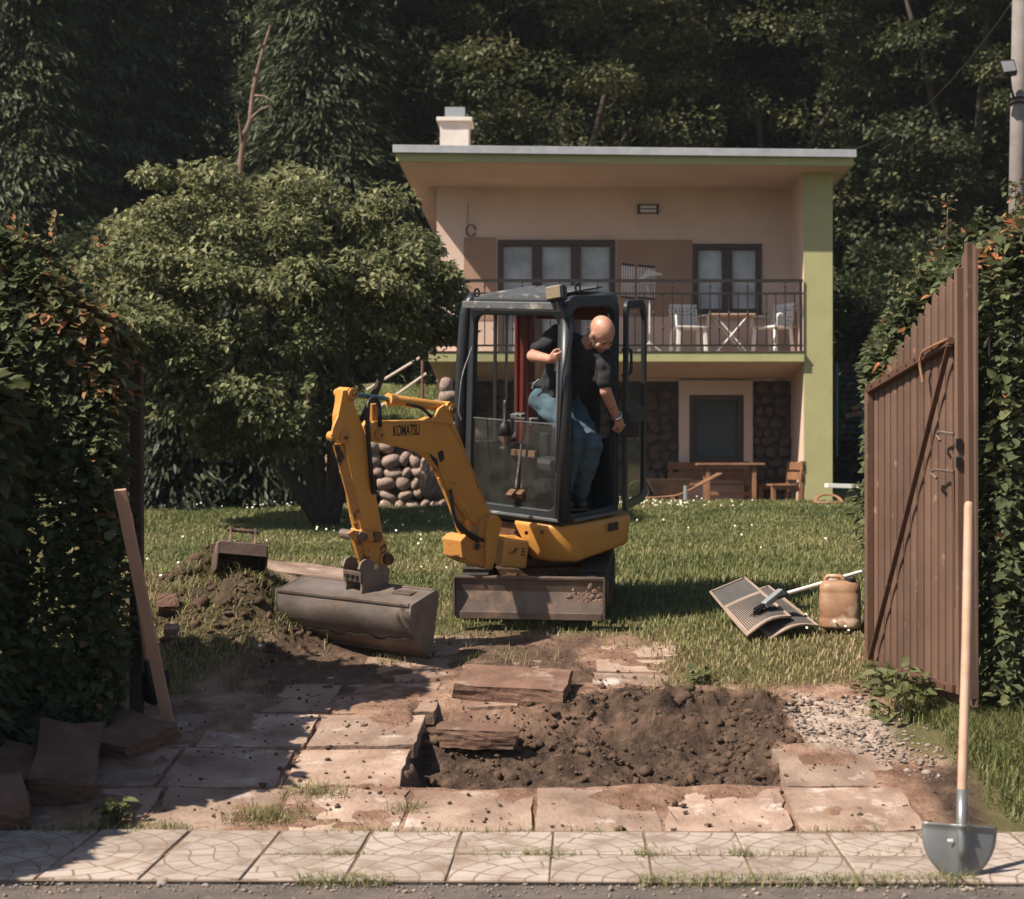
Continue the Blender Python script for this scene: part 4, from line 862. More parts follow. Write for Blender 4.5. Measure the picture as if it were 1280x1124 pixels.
# ------------------------------------------------------------------ stone retaining wall, grass terrace and stair left of the house
tD = 20.75
tg = []; n1, n2 = 16, 14
for j in range(n2):
    for i in range(n1):
        x_ = -4.6 + 2.85 * i / (n1 - 1); y_ = tD + 3.4 * j / (n2 - 1); tg.append((x_, y_, 1.94 + .30 * (y_ - tD) + .04 * math.sin(x_ * 5 + y_ * 3)))
tq = [(j * n1 + i, j * n1 + i + 1, (j + 1) * n1 + i + 1, (j + 1) * n1 + i) for j in range(n2 - 1) for i in range(n1 - 1)]
ter = np_mesh('grass_terrace', np.array(tg), np.array(tq), m=mat('turf', (.07, .09, .03), 1, var=(.11, .11, .045), scale=5, bump=.8, bscale=40), smooth=True); tag(ter, 'grassy terrace above the stone wall', kind='structure')
n = 9000; x = rng.uniform(-4.5, -1.8, n); y = rng.uniform(tD + .02, tD + 3.3, n); blades('terrace_grass', 'grass on the terrace above the stone wall', x, y, 1.94 + .30 * (y - tD), rng.uniform(.05, .1, n), np.full(n, .006), rng.uniform(.2, 1, n), rng.normal(.4, .15, n))
swo = Vector((XP(480, tD), tD, gh(-2.4, tD)))
sw = empty('stone_wall', swo, label='low retaining wall of rounded field stones behind the excavator arm', cat='stone wall')
swx0, swx1 = XP(392, tD), XP(546, tD)
MB().span(Vector((swx0 - 1.4, tD + .05, .8)) - swo, Vector((swx1, tD + .5, 1.93)) - swo).build('wall_core', M['mortar'], sw)
stones(sw, swo, swx0, swx1, 1.06, 1.95, tD, .185, .15, M['wall_stone'], .11)
stones(sw, swo, XP(548, tD), XP(575, tD), 1.06, 2.05, tD - .05, .2, .17, M['wall_stone'], .12)
for (px, py, w, h) in ((553, 530, .26, .18), (572, 535, .2, .16), (560, 512, .30, .2), (548, 508, .14, .16), (561, 497, .26, .18), (558, 483, .17, .2)):
    me = random.choice(SM); o = bpy.data.objects.new('stone', me); C.objects.link(o); o.parent = sw; o.material_slots[0].link = 'OBJECT'; o.material_slots[0].material = M['wall_stone']; o.location = P(px, py, tD - .05) - swo; o.scale = (w * .55, .14, h * .6)
bo = link('boulder', SM[2].copy(), M['slab'], None); bo.location = P(541, 598, 20.3); bo.scale = (.17, .16, .28); tag(bo, 'pale upright boulder at the right end of the stone wall', 'boulder')
sr = empty('stair_rail', (XP(500, 22.6), 22.6, 2.3), label='pale pipe handrail of the stair left of the house', cat='handrail'); so = sr.location
M['pale_pipe'] = mat('pale_pipe', (.52, .42, .36), .5)
for a, b in (((458, 488), (527, 446)), ((470, 512), (533, 467))): MB().tube([P(*a, 22.6) - so, P(*b, 22.6) - so], .02, 7).build('rail', M['pale_pipe'], sr)
for px, y0, y1 in ((528, 448, 520), (467, 482, 525)): MB().tube([P(px, y0, 22.6) - so, P(px, y1, 22.6) - so], .022, 7).build('post', mat('red_pipe', (.16, .08, .055), .7), sr)
# ------------------------------------------------------------------ the mini excavator
M['yellow'] = mat('digger_yellow', (.52, .245, .052), .45, var=(.46, .21, .045), scale=3, dirt=(.10, .05, .025), dscale=8, damt=.66, sharp=.04, bump=.06, bscale=40)
M['yellow_worn'] = mat('digger_yellow_worn', (.46, .215, .05), .5, var=(.38, .165, .04), scale=4, dirt=(.045, .027, .02), dscale=7, damt=.55, sharp=.07, bump=.15, bscale=40)
M['greasy'] = mat('greasy', (.05, .03, .022), .5, .2, var=(.17, .08, .03), scale=9, bump=.3)
M['charcoal'] = mat('cab_charcoal', (.019, .022, .025), .4, .1, var=(.028, .031, .034), scale=4, dirt=(.13, .11, .095), dscale=10, damt=.68, sharp=.1)
M['charcoal_light'] = mat('cab_grey', (.12, .122, .125), .5, .2, var=(.08, .08, .083), scale=5, dirt=(.30, .26, .22), dscale=8, damt=.55)
M['rubber'] = mat('rubber', (.018, .017, .016), .85, var=(.05, .038, .03), scale=6, bump=.5)
M['black'] = mat('black_plastic', (.014, .014, .015), .5)
M['steel_worn'] = mat('worn_steel', (.17, .125, .10), .55, .45, var=(.095, .07, .058), scale=5, dirt=(.25, .16, .115), dscale=4, damt=.56, bump=.25, bscale=30)
M['bucket'] = mat('bucket_steel', (.20, .165, .145), .5, .35, var=(.125, .098, .085), scale=5, dirt=(.19, .125, .09), dscale=3.5, damt=.55, bump=.3, bscale=25)
M['chrome'] = mat('chrome', (.5, .5, .5), .2, 1.0)
M['rod_blue'] = mat('rod_blue', (.10, .17, .20), .3, .8)
M['red'] = mat('red_paint', (.16, .022, .014), .5, var=(.10, .018, .012), scale=5)
M['red_bright'] = mat('red_strip', (.5, .03, .02), .4)
M['cab_glass'] = glass_mat('cab_glass', (.90, .91, .91), .11)
M['lens'] = mat('lamp_lens', (.20, .155, .09), .3, var=(.13, .10, .06), scale=60)
M['pale_card'] = mat('pale_card', (.33, .29, .25), .9, var=(.22, .17, .13), scale=9)
ex0 = Vector((-.13, 11.05, .645)); PITCH = math.atan(.13)
ex = empty('mini_excavator', ex0, (PITCH, 0, 0), label='yellow mini excavator with charcoal cab, boom and wide grading bucket', cat='excavator')
MMi = (Matrix.Translation(ex0) @ Matrix.Rotation(PITCH, 4, 'X')).inverted()
def LOC(px, py, D): return MMi @ P(px, py, D)
TH = R(40)
def U(x, y, z): return Vector((x * math.cos(TH) + y * math.sin(TH), -x * math.sin(TH) + y * math.cos(TH), z))
UX = U(1, 0, 0); UY = U(0, 1, 0); UZ = Vector((0, 0, 1))
def ubox(mb, a, b):
    c = [(p + q) / 2 for p, q in zip(a, b)]; return mb.box(U(*c), [abs(q - p) for p, q in zip(a, b)], (0, 0, -TH))
def rrect(x0, x1, z0, z1, r, n=5):
    rs = r if isinstance(r, (list, tuple)) else [r] * 4; out = []
    for (cx, cz, a0), rr in zip(((x0, z0, 180), (x1, z0, 270), (x1, z1, 0), (x0, z1, 90)), rs):
        sx = 1 if cx == x0 else -1; sz = 1 if cz == z0 else -1
        for k in range(n + 1):
            a = R(a0 + 90 * k / n); out.append((cx + sx * rr + rr * math.cos(a), cz + sz * rr + rr * math.sin(a)))
    return out
def ring(mb, f, outer, inner, off):
    """flat frame between two loops of equal count, mapped to 3D by f, extruded by off"""
    n = len(outer); off = Vector(off); A = [f(*p) for p in outer]; B = [f(*p) for p in inner]
    vs = A + B + [p + off for p in A] + [p + off for p in B]; fs = []
    for i in range(n):
        j = (i + 1) % n; fs += [(i, j, n + j, n + i), (2 * n + j, 2 * n + i, 3 * n + i, 3 * n + j), (j, i, 2 * n + i, 2 * n + j), (n + i, n + j, 3 * n + j, 3 * n + i)]
    return mb.add(vs, fs)
a_, b_, vf, vb, z0, z1 = -.37, .57, -.45, .16, .70, 2.20
# undercarriage
ua = R(-5); ur = Matrix.Rotation(ua, 4, 'Z')
def stadium(y0, y1, r, zc, n=9):
    return [(y0 - r * math.sin(t), zc - r * math.cos(t)) for t in np.linspace(0, math.pi, n)] + [(y1 + r * math.sin(t), zc + r * math.cos(t)) for t in np.linspace(0, math.pi, n)]
for s in (-1, 1):
    x_ = s * .40; mb = MB(); loop = stadium(-.46, .46, .17, .175)
    mb.prism([ur @ Vector((x_ - .09, y_, z_)) for y_, z_ in loop], ur @ Vector((.18, 0, 0))); tr_ = mb.build('track', M['rubber'], ex, .01)
    lm = MB(); L2 = stadium(-.46, .46, .18, .175, 12); per = []
    for i in range(len(L2)):
        p0, p1 = Vector(L2[i]), Vector(L2[(i + 1) % len(L2)]); m_ = max(1, int((p1 - p0).length / .07))
        for k in range(m_): per.append(p0.lerp(p1, k / m_))
    for i, q in enumerate(per):
        if i % 2: continue
        d = (Vector(per[(i + 1) % len(per)]) - per[i - 1]).normalized(); ang = math.atan2(d.y, d.x)
        lm.box(ur @ Vector((x_, q.x, q.y)), (.18, .035, .03), (ang, 0, ua))
    tag(lm.build('lug', M['rubber'], tr_), kind='stuff')
    for y_ in (-.46, -.2, .05, .28, .46):
        Mx = ur @ Matrix.Translation((x_ - .1, y_, .175 if abs(y_) > .4 else .09)) @ Matrix.Rotation(R(90), 4, 'Y')
        MB().lathe([(.04, -.005), (.11 if abs(y_) > .4 else .06, 0), (.11 if abs(y_) > .4 else .06, .2), (.04, .205)], 14, Mx).build('roller', M['greasy'], tr_)
MB().box(ur @ Vector((0, 0, .26)), (.62, .55, .14), (0, 0, ua)).build('track_frame', M['greasy'], ex, .02)
MB().lathe([(.30, .33), (.33, .35), (.33, .40), (.28, .41)], 24).build('slew_ring', M['greasy'], ex)
# dozer blade with its arms
bl = MB(); prof = [(.0, .00), (-.025, .03), (-.005, .10), (.012, .17), (.0, .24), (-.012, .265)]
BW = .49; n_ = len(prof)
vs = []; by, bz = -.86, .105
for x_ in (-BW, BW):
    for q, (y_, z_) in enumerate(prof): vs.append(ur @ Vector((x_, by + y_, bz + z_)))
for x_ in (-BW, BW):
    for q, (y_, z_) in enumerate(prof): vs.append(ur @ Vector((x_, by + y_ + .022, bz + z_)))
fs = []
for i in range(n_ - 1): fs += [(i, n_ + i, n_ + i + 1, i + 1), (2 * n_ + i + 1, 3 * n_ + i + 1, 3 * n_ + i, 2 * n_ + i), (i + 1, 2 * n_ + i + 1, 2 * n_ + i, i), (n_ + i, 3 * n_ + i, 3 * n_ + i + 1, n_ + i + 1)]
fs += [(0, 2 * n_, 3 * n_, n_), (n_ - 1, 2 * n_ - 1, 4 * n_ - 1, 3 * n_ - 1)]
blade = bl.add(vs, fs).build('dozer_blade', M['steel_worn'], ex)
for s in (-1, 1):
    MB().box(ur @ Vector((s * (BW + .008), by - .012, bz + .13)), (.014, .06, .262), (0, 0, ua)).build('end_plate', M['steel_worn'], blade)
    MB().bar(ur @ Vector((s * .2, by + .03, bz + .11)), ur @ Vector((s * .18, -.25, .24)), .07, .09).build('blade_arm', M['greasy'], blade)
MB().box(ur @ Vector((0, by - .012, bz + .012)), (.97, .03, .05), (0, 0, ua)).build('cutting_edge', M['steel_worn'], blade, .004)
MB().box(ur @ Vector((0, by + .014, bz + .262)), (1.0, .05, .016), (0, 0, ua)).build('top_lip', M['steel_worn'], blade, .003)
mdp = MB()
for q in range(60):
    c_ = ur @ Vector((.36 + random.gauss(0, .05), by + .0, bz + .11 + random.gauss(0, .055))); k_ = random.uniform(.006, .022)
    mdp.add([c_ + Vector((v_[0] * k_ * random.uniform(.7, 1.4), v_[1] * .005, v_[2] * k_ * random.uniform(.7, 1.4))) for v_ in IV], [tuple(f_) for f_ in IFc])
tag(mdp.build('dried_mud', M['slab_dirty'], blade), kind='stuff')
MB().box(U(0, 0, .50), (.62, .62, .17), (0, 0, -TH)).build('turntable', M['greasy'], ex, .02)
# yellow side body
pr = [(.12, -.47), (.46, -.47), (.60, -.36), (.60, .27), (.50, .36), (.12, .36)]
bd = MB(); zlo, zhi = .42, .69; top = [U(x_, y_, zhi) for x_, y_ in pr]
low = [U(x_ * (.97 if x_ > .3 else 1) + (.13 if q == 0 else 0), y_ + (.06 if y_ < 0 else -.02), zlo + (.05 if y_ > .2 else 0)) for q, (x_, y_) in enumerate(pr)]
n_ = len(pr); bd.add(low + top, [tuple(range(n_))[::-1], tuple(range(n_, 2 * n_))] + [(i, (i + 1) % n_, n_ + (i + 1) % n_, n_ + i) for i in range(n_)])
body = bd.build('body_panel', M['yellow'], ex, .035, seg=4)
for p_ in body.data.polygons: p_.use_smooth = True
ubox(MB(), (.607, .0, .60), (.615, .10, .655)).build('vent', M['black'], body)
for px, py in ((645, 665), (658, 666), (677, 665)): 
    q = LOC(px, py, 10.36); MB().lathe([(.012, 0), (.014, .008), (.006, .014)], 8, Matrix.Translation(q) @ Matrix.Rotation(R(90), 4, 'X')).build('bolt', M['greasy'], body)
for k in range(3):
    q = LOC(650, 685 + k * 4, 10.40); MB().box(q, (.07, .02, .008), (0, 0, -TH)).build('louvre', M['black'], body)
ubox(MB(), (-.36, -.40, .45), (.118, .40, .66)).build('engine_cover', M['greasy'], ex, .02)
ubox(MB(), (-.36, .22, .67), (.36, .48, 1.05)).build('rear_hood', M['charcoal'], ex, .06)
# cab
cab = MB()
fz = lambda y_: (lambda x, z: U(x + (.03 if x < 0 else 0) * (z - z0) / 1.5, y_ + .04 * (z - z0) / 1.5, z))
ring(cab, fz(vf), rrect(a_, b_, z0, z1, [.03, .05, .09, .13]), rrect(a_ + .085, b_ - .075, z0 + .085, z1 - .12, .07), UY * .05)
sd = lambda y, z: U(b_, y, z)
ring(cab, sd, rrect(vf + .03, vb, z0 + .0, z1 + .02, [.04, .03, .10, .12]), rrect(vf + .08, vb - .05, z0 + .06, z1 - .06, [.03, .03, .10, .12]), -UX * .05)
rs_ = lambda y, z: U(a_ + (.03) * (z - z0) / 1.5, y, z)
ring(cab, rs_, rrect(vf + .05, vb, z0, z1, .04), rrect(vf + .10, vb - .06, 1.18, z1 - .10, .05), UX * .04)
rr_ = lambda x, z: U(x, vb, z)
ring(cab, rr_, rrect(a_ + .03, b_ - .05, z0, z1, .05), rrect(a_ + .12, b_ - .09, 1.22, z1 - .1, .05), UY * .04)
cabo = cab.build('cab_frame', M['charcoal'], ex, .012)
MB().tube([U(b_ + .012, vf - .005, z0 + .03), U(b_ + .012, vf + .01, 1.5), U(b_ + .005, vf + .04, z1 - .12)], .045, 10).build('corner_pillar', M['charcoal'], cabo, smooth=True)
MB().tube(arc_pts([U(a_ - .012, vf + .0, z0 + .03), U(a_ + .0, vf + .02, 1.7), U(a_ + .03, vf + .04, z1 - .08), U(a_ + .06, vf + .10, z1 + .01)], .12), .042, 10).build('corner_pillar', M['charcoal'], cabo, smooth=True)
MB().bar(U(a_ + .06, vf - .018, z1 - .05), U(b_ - .05, vf - .018, z1 - .05), .03, .05).build('header_strip', M['charcoal_light'], cabo, .006)
MB().bar(U(a_ + .10, vf - .012, z0 + .025), U(b_ - .02, vf - .012, z0 + .025), .02, .02).build('sill_strip', M['charcoal_light'], cabo, .004)
ubox(MB(), (a_ + .05, vf + .02, z0 - .02), (b_ - .03, vb - .01, z0 + .035)).build('cab_floor', M['charcoal'], cabo, .005)
ubox(MB(), (b_ - .03, vf + .10, z0 + .005), (b_ + .025, vb - .02, z0 + .03)).build('door_step', M['charcoal_light'], cabo, .004)
MB().bar(U(a_ + .025, -.12, 1.16), U(a_ + .045, -.12, 2.1), .025, .03).build('window_mullion', M['charcoal'], cabo)
MB().bar(U(a_ + .025, .0, 1.16), U(a_ + .045, .0, 2.1), .02, .02).build('window_mullion', M['charcoal'], cabo)
rp = MB().bar(U(a_ + .11, vb - .04, z0 + .05), U(a_ + .11, vb - .04, z1 - .05), .13, .08, UY).build('red_pillar', M['red'], cabo, .01)
MB().bar(U(a_ + .075, vb - .085, z0 + .3), U(a_ + .075, vb - .085, z1 - .12), .012, .008, UY).build('red_edge', M['red_bright'], rp)
# panes
def pane(name, f, x0_, x1_, za, zb2, parent=cabo):
    return MB().add([f(x0_, za), f(x1_, za), f(x1_, zb2), f(x0_, zb2)], [(0, 1, 2, 3)]).build(name, M['cab_glass'], parent)
pane('lower_windscreen', fz(vf + .02), a_ + .07, b_ - .06, z0 + .07, 1.36)
MB().bar(fz(vf + .018)(a_ + .07, 1.365), fz(vf + .018)(b_ - .06, 1.365), .008, .008).build('glass_edge', M['charcoal_light'], cabo)
pane('side_pane', lambda y, z: U(a_ + .05, y, z), vf + .09, vb - .05, 1.17, z1 - .09)
pane('rear_pane', lambda x, z: U(x, vb + .02, z), a_ + .2, b_ - .08, 1.21, z1 - .09)
# roof with ribbed panel
zr0, zr1 = z1 - .01, z1 + .055
roofm = MB(); rpz = lambda y_: zr0 + (zr1 - zr0) * (y_ - vf) / (vb - vf)
roofm.add([U(a_ + .05, vf + .05, z1 - .02), U(b_ - .02, vf + .05, z1 - .02), U(b_ - .02, vb + .03, z1 - .02), U(a_ + .05, vb + .03, z1 - .02), U(a_ + .09, vf + .09, rpz(vf) - .012), U(b_ - .05, vf + .09, rpz(vf) - .012), U(b_ - .05, vb, zr1 - .015), U(a_ + .09, vb, zr1 - .015)], [(3, 2, 1, 0), (4, 5, 6, 7), (0, 1, 5, 4), (1, 2, 6, 5), (2, 3, 7, 6), (3, 0, 4, 7)])
croof = roofm.build('cab_roof', M['charcoal'], ex, .02)
pnl = MB(); nr = 30
for i in range(nr):
    xa, xb_ = a_ + .10 + (b_ - a_ - .24) * i / nr, a_ + .10 + (b_ - a_ - .24) * (i + 1) / nr; za, zb2 = (.014 if (i // 2) % 2 else 0), (.014 if ((i + 1) // 2) % 2 else 0)
    pnl.add([U(xa, vf + .05, rpz(vf + .05) + za + .008), U(xb_, vf + .05, rpz(vf + .05) + zb2 + .008), U(xb_, vb, zr1 + zb2 + .008), U(xa, vb, zr1 + za + .008), U(xa, vf + .05, rpz(vf) - .012), U(xb_, vf + .05, rpz(vf) - .012)], [(0, 1, 2, 3), (4, 5, 1, 0)])
pnl.build('ribbed_panel', M['charcoal_light'], croof)
# headliner behind the head: inner rear panel with reddish sticker
ubox(MB(), (a_ + .2, vb - .02, z1 - .16), (b_ - .1, vb - .006, z1 - .06)).build('inner_panel', M['red'], cabo)
# work lamps
wlmp = MB().box((0, 0, 0), (.125, .075, .10)).build('work_lamp', M['black'], croof, .012); wlmp.location = LOC(696, 367, 10.05); wlmp.rotation_euler = (R(-12), R(-10), R(-25))
MB().box((-.004, -.042, 0), (.105, .012, .082)).build('lens', M['lens'], wlmp, .004)
MB().tube([LOC(699, 373, 10.05), LOC(702, 388, 10.04), LOC(706, 400, 10.05)], .008, 6).build('lamp_cable', M['black'], croof)
MB().tube([LOC(699, 374, 10.05), LOC(700, 381, 10.06)], .014, 6).build('lamp_bracket', M['black'], croof)
for q in ((722, 359, 10.2), (596, 366, 10.5)):
    o = LOC(*q); MB().tube([o + Vector((.016 * math.cos(t), 0, .026 * math.sin(t))) for t in np.linspace(0, 6.283, 12, endpoint=False)], .008, 6, closed=True).build('lifting_eye', M['black'], croof)
# open door swung back
hd = U(b_ + .02, vb + .01, 0); ddir = (Vector((.30, .954, 0))).normalized(); dn = Vector((ddir.y, -ddir.x, 0))
dfm = lambda s, z: hd + ddir * s + UZ * z
dm = MB(); ring(dm, dfm, rrect(.0, .56, z0 + .02, z1 - .02, [.03, .06, .16, .06]), rrect(.05, .50, z0 + .08, z1 - .08, [.03, .05, .12, .05]), dn * .03); door = dm.build('cab_door', M['charcoal'], ex, .006)
MB().add([dfm(.04, z0 + .07) + dn * .015, dfm(.51, z0 + .07) + dn * .015, dfm(.51, z1 - .07) + dn * .015, dfm(.04, z1 - .07) + dn * .015], [(0, 1, 2, 3)]).build('door_pane', M['cab_glass'], door)
MB().bar(dfm(.02, 1.36) + dn * .02, dfm(.55, 1.36) + dn * .02, .05, .10).build('door_crossbar', M['black'], door, .008)
MB().tube(arc_pts([LOC(777, 438, 10.75), LOC(789, 436, 10.75), LOC(789, 467, 10.75), LOC(777, 470, 10.75)], .04), .011, 7).build('door_handle', M['black'], door)
MB().box(LOC(786, 536, 10.62), (.15, .05, .11), (0, 0, R(-10))).build('door_latch', M['black'], door, .012)
# grab handle at the corner pillar
MB().tube(arc_pts([LOC(709, 420, 10.12), LOC(698, 442, 10.12), LOC(697, 500, 10.14), LOC(696, 590, 10.22)], .05), .012, 8).build('grab_handle', M['charcoal_light'], cabo, smooth=True)
MB().tube(arc_pts([LOC(706, 398, 10.06), LOC(712, 420, 10.04), LOC(703, 470, 10.08), LOC(698, 560, 10.16), LOC(694, 652, 10.28)], .05), .006, 6).build('lamp_wire', M['black'], cabo)
# seat, console, levers
seat = ubox(MB(), (.0, -.10, .95), (.42, .12, 1.08)).build('seat', M['black'], ex, .04)
MB().bar(U(.21, .11, 1.06), U(.21, .15, 1.62), .40, .09, UY).build('seat_back', M['black'], seat, .03)
ubox(MB(), (.04, -.06, .74), (.38, .10, .949)).build('seat_base', M['black'], ex, .01)
con = ubox(MB(), (a_ + .09, -.25, .74), (a_ + .24, .08, 1.16)).build('console', M['black'], ex, .02)
j0 = LOC(631, 545, 10.48); j1 = LOC(632, 500, 10.46)
MB().tube([j0, j0.lerp(j1, .3), j0.lerp(j1, .42), j1.lerp(j0, .1), j1], [.045, .036, .014, .019, .016], 10).build('joystick', M['black'], con, smooth=True)
MB().tube([LOC(633, 558, 10.48), j0], [.02, .045], 10).build('joystick_boot', M['steel_worn'], con)
q = LOC(648, 520, 10.55); MB().box(q, (.10, .06, .035), (R(10), 0, -TH)).build('armrest', M['charcoal_light'], con, .005)
for (px0, px1) in ((656, 645), (664, 652)):
    lv = MB().tube([LOC(px1, 610, 10.5), LOC(px0, 527, 10.46)], .009, 7).build('travel_lever', M['charcoal_light'], ex)
    MB().lathe([(.01, 0), (.016, .01), (.016, .05), (.01, .055)], 8, Matrix.Translation(LOC(px0, 533, 10.46))).build('lever_knob', M['charcoal_light'], lv)
for px in (652, 668): MB().box(LOC(px, 523, 10.46), (.075, .03, .008), (0, 0, -TH)).build('lever_plate', M['charcoal_light'], ex)
MB().box(LOC(678, 607, 10.55), (.10, .08, .09), (R(10), 0, -TH)).build('paper_box', M['pale_card'], ex, .01)
MB().box(LOC(655, 585, 10.75), (.22, .03, .25), (0, 0, -TH)).build('floor_panel', M['rust'], ex)
for px, py in ((640, 618), (652, 617), (663, 618)): MB().box(LOC(px, py, 10.5), (.06, .07, .05), (R(30), 0, -TH)).build('pedal', M['greasy'], ex, .01)

# ---- boom, arm and bucket in their own vertical plane
PH = R(42); Floc = LOC(612, 668, 10.40); bdir = Vector((-math.sin(PH), -math.cos(PH), 0)); bax = Vector((math.cos(PH), -math.sin(PH), 0))
camL = MMi @ Vector((0, 0, EYE))
def BP(px, py, off=0.0):
    d = LOC(px, py, 10) - camL; o = Floc + bax * off; t = (o - camL).dot(bax) / d.dot(bax); return camL + d * t
def plate(name, pts, off, th, m, parent, bevel=.006):
    """polygon traced on the plane at off, th thick away from the viewer"""
    return MB().prism([BP(*p, off) for p in pts], -bax * th).build(name, M[m], parent, bevel)
hw = .055
boom = plate('boom', [(464, 534), (469, 527), (536, 526), (545, 522), (560, 524), (569, 531), (580, 557), (598, 604), (615, 644), (617, 655), (607, 663), (596, 658), (582, 646), (570, 624), (556, 592), (546, 576), (530, 565), (492, 556), (466, 552)], hw, 2 * hw, 'yellow', ex, .006)
for s in (1, -1): plate('ear', [(540, 527), (549, 511), (556, 506), (564, 511), (568, 531)], hw + .012 if s > 0 else -hw + .01, .022, 'yellow', boom, .003)
plate('boom_rib', [(546, 570), (556, 588), (572, 624), (592, 654), (582, 648), (566, 625), (548, 585)], hw + .003, .02, 'yellow_worn', boom, .002)
plate('dark_slot', [(548, 566), (554, 563), (556, 574), (551, 578)], hw + .008, .02, 'black', boom, .003)  # black plate on the boom side, its colour standing in for a shaded slot
plate('grease_patch', [(536, 566), (546, 574), (556, 590), (562, 604), (556, 596), (547, 584), (540, 574)], hw + .0025, .004, 'black', boom, 0)
def pin(px, py, r, o0, o1, m='greasy', parent=boom):
    a, b = BP(px, py, 0) + bax * o0, BP(px, py, 0) + bax * o1; return MB().tube([a, b], r, 14).build('pin', M[m], parent, .003)
pin(556, 512, .022, -.09, .09); pin(466, 543, .028, -.09, .085, 'yellow_worn'); pin(608, 654, .03, -.10, .10)
# swing bracket and link to the body
plate('swing_bracket', [(601, 652), (612, 645), (622, 644), (627, 652), (622, 668), (618, 690), (612, 712), (592, 705), (578, 698), (576, 676), (584, 668), (596, 676), (600, 664)], .09, .18, 'yellow_worn', ex, .008)
plate('bracket_ear', [(612, 648), (622, 644), (628, 652), (624, 670), (616, 712), (608, 712), (609, 668)], .115, .024, 'yellow', ex, .004)
ln_ = MB(); pA, pB = LOC(620, 688, 10.45), LOC(652, 690, 10.52); ln_.bar(pA, pB, .26, .19).build('swing_mount', M['yellow'], ex, .015)
# boom cylinder underneath
def cyl(name, p0, p1, r, rr, split, m, mr, off=0.0, parent=ex):
    a, b = BP(*p0, off), BP(*p1, off); c = a.lerp(b, split)
    o = MB().tube([a, a.lerp(c, .02), c], r, 12).build(name, M[m], parent, .003); o.data.polygons.foreach_set('use_smooth', [len(p.vertices) == 4 for p in o.data.polygons])
    MB().tube([c, b], rr, 10).build('rod', M[mr], o); MB().tube([c - (b - c).normalized() * .03, c + (b - c).normalized() * .02], r * 1.22, 12).build('gland', M[m], o)
    for q in (a, b): MB().tube([q - bax * .05, q + bax * .05], r * 1.15, 12).build('eye', M[m], o)
    return o
cyl('boom_cylinder', (586, 686), (550, 583), .036, .02, .86, 'yellow_worn', 'chrome', .0)
plate('cylinder_guard', [(546, 585), (554, 583), (577, 640), (590, 676), (582, 682), (566, 640)], .045, .012, 'yellow_worn', ex, .002)
cyl('arm_cylinder', (557, 509), (432, 492), .034, .017, .57, 'yellow', 'rod_blue', .0)
# arm
arm = plate('arm', [(431, 487), (438, 489), (441, 500), (449, 521), (458, 545), (463, 585), (469, 613), (474, 640), (479, 668), (474, 672), (453, 668), (447, 640), (439, 592), (431, 556), (427, 540), (427, 520), (430, 505)], .045, .09, 'yellow', ex, .005)
for of in (.062, -.045): plate('link_plate', [(429, 488), (437, 488), (436, 502), (431, 516), (430, 530), (434, 545), (428, 552), (420, 551), (415, 544), (417, 534), (423, 520), (426, 505)], of, .018, 'yellow', arm, .003)
pin(432, 492, .027, -.085, .075, 'yellow', arm); pin(422, 546, .03, -.075, .075, 'yellow', arm)
cyl('bucket_cylinder', (423, 547), (449, 666), .03, .016, .85, 'yellow_worn', 'greasy', .0)
plate('cylinder_guard', [(417, 556), (428, 554), (453, 648), (443, 652)], .05, .012, 'yellow_worn', ex, .002)
plate('arm_end', [(452, 664), (478, 666), (484, 682), (485, 700), (474, 708), (462, 704), (455, 690)], .06, .12, 'yellow_worn', arm, .008)
pin(473, 697, .035, -.11, .11, 'greasy', arm); pin(462, 670, .034, -.08, .085, 'greasy', arm)
for of in (.085, -.07): plate('h_link', [(436, 667), (442, 663), (466, 667), (468, 676), (444, 677)], of, .02, 'yellow_worn', arm, .003)
plate('push_link', [(440, 668), (452, 668), (462, 704), (452, 708)], .05, .03, 'yellow_worn', arm, .003)
pin(440, 669, .032, -.095, .095, 'steel_worn', arm)
# hoses
MB().tube(arc_pts([BP(466, 612, .06), BP(462, 570, .075), BP(459, 530, .08), BP(460, 502, .06), BP(468, 496, .04), BP(474, 505, .05), BP(475, 534, .065)], .08), .014, 8).build('hose', M['black'], ex, smooth=True)
MB().tube(arc_pts([BP(508, 505, .03), BP(528, 510, .03), BP(540, 522, .02), BP(549, 519, .02)], .08), .011, 7).build('hose', M['black'], ex, smooth=True)
MB().tube(arc_pts([BP(570, 630, .0), BP(572, 655, .02), BP(582, 664, .04), BP(596, 672, .05)], .08), .014, 7).build('hose', M['black'], ex, smooth=True)
MB().tube(arc_pts([LOC(590, 434, 10.6), LOC(577, 470, 10.55), LOC(573, 515, 10.55), LOC(577, 525, 10.55)], .08), .006, 6).build('hose', M['charcoal_light'], cabo)
for k_, (of_, sg) in enumerate(((.07, 0), (.045, 5), (.02, 9))):
    MB().tube(arc_pts([BP(563 + sg * .3, 612 + sg, of_), BP(566, 640 + sg, of_ + .03), BP(574 + sg, 664, of_ + .05), BP(590, 668 + sg, of_ + .05), BP(604, 676 + sg, of_ + .02)], .08), .011, 7).build('hose', M['black'], ex, smooth=True)
for (px, py, rr_2, of_) in ((556, 512, .034, .068), (466, 543, .04, .06), (608, 654, .045, .062), (432, 492, .038, .064), (422, 546, .042, .064), (473, 697, .05, .065)):
    q_ = BP(px, py, 0); MB().tube([q_ + bax * (of_ - .002), q_ + bax * (of_ + .012)], rr_2, 16).build('pin_washer', M['yellow_worn'], ex, .003); MB().tube([q_ + bax * (of_ + .012), q_ + bax * (of_ + .026)], .012, 6).build('pin_bolt', M['greasy'], ex)
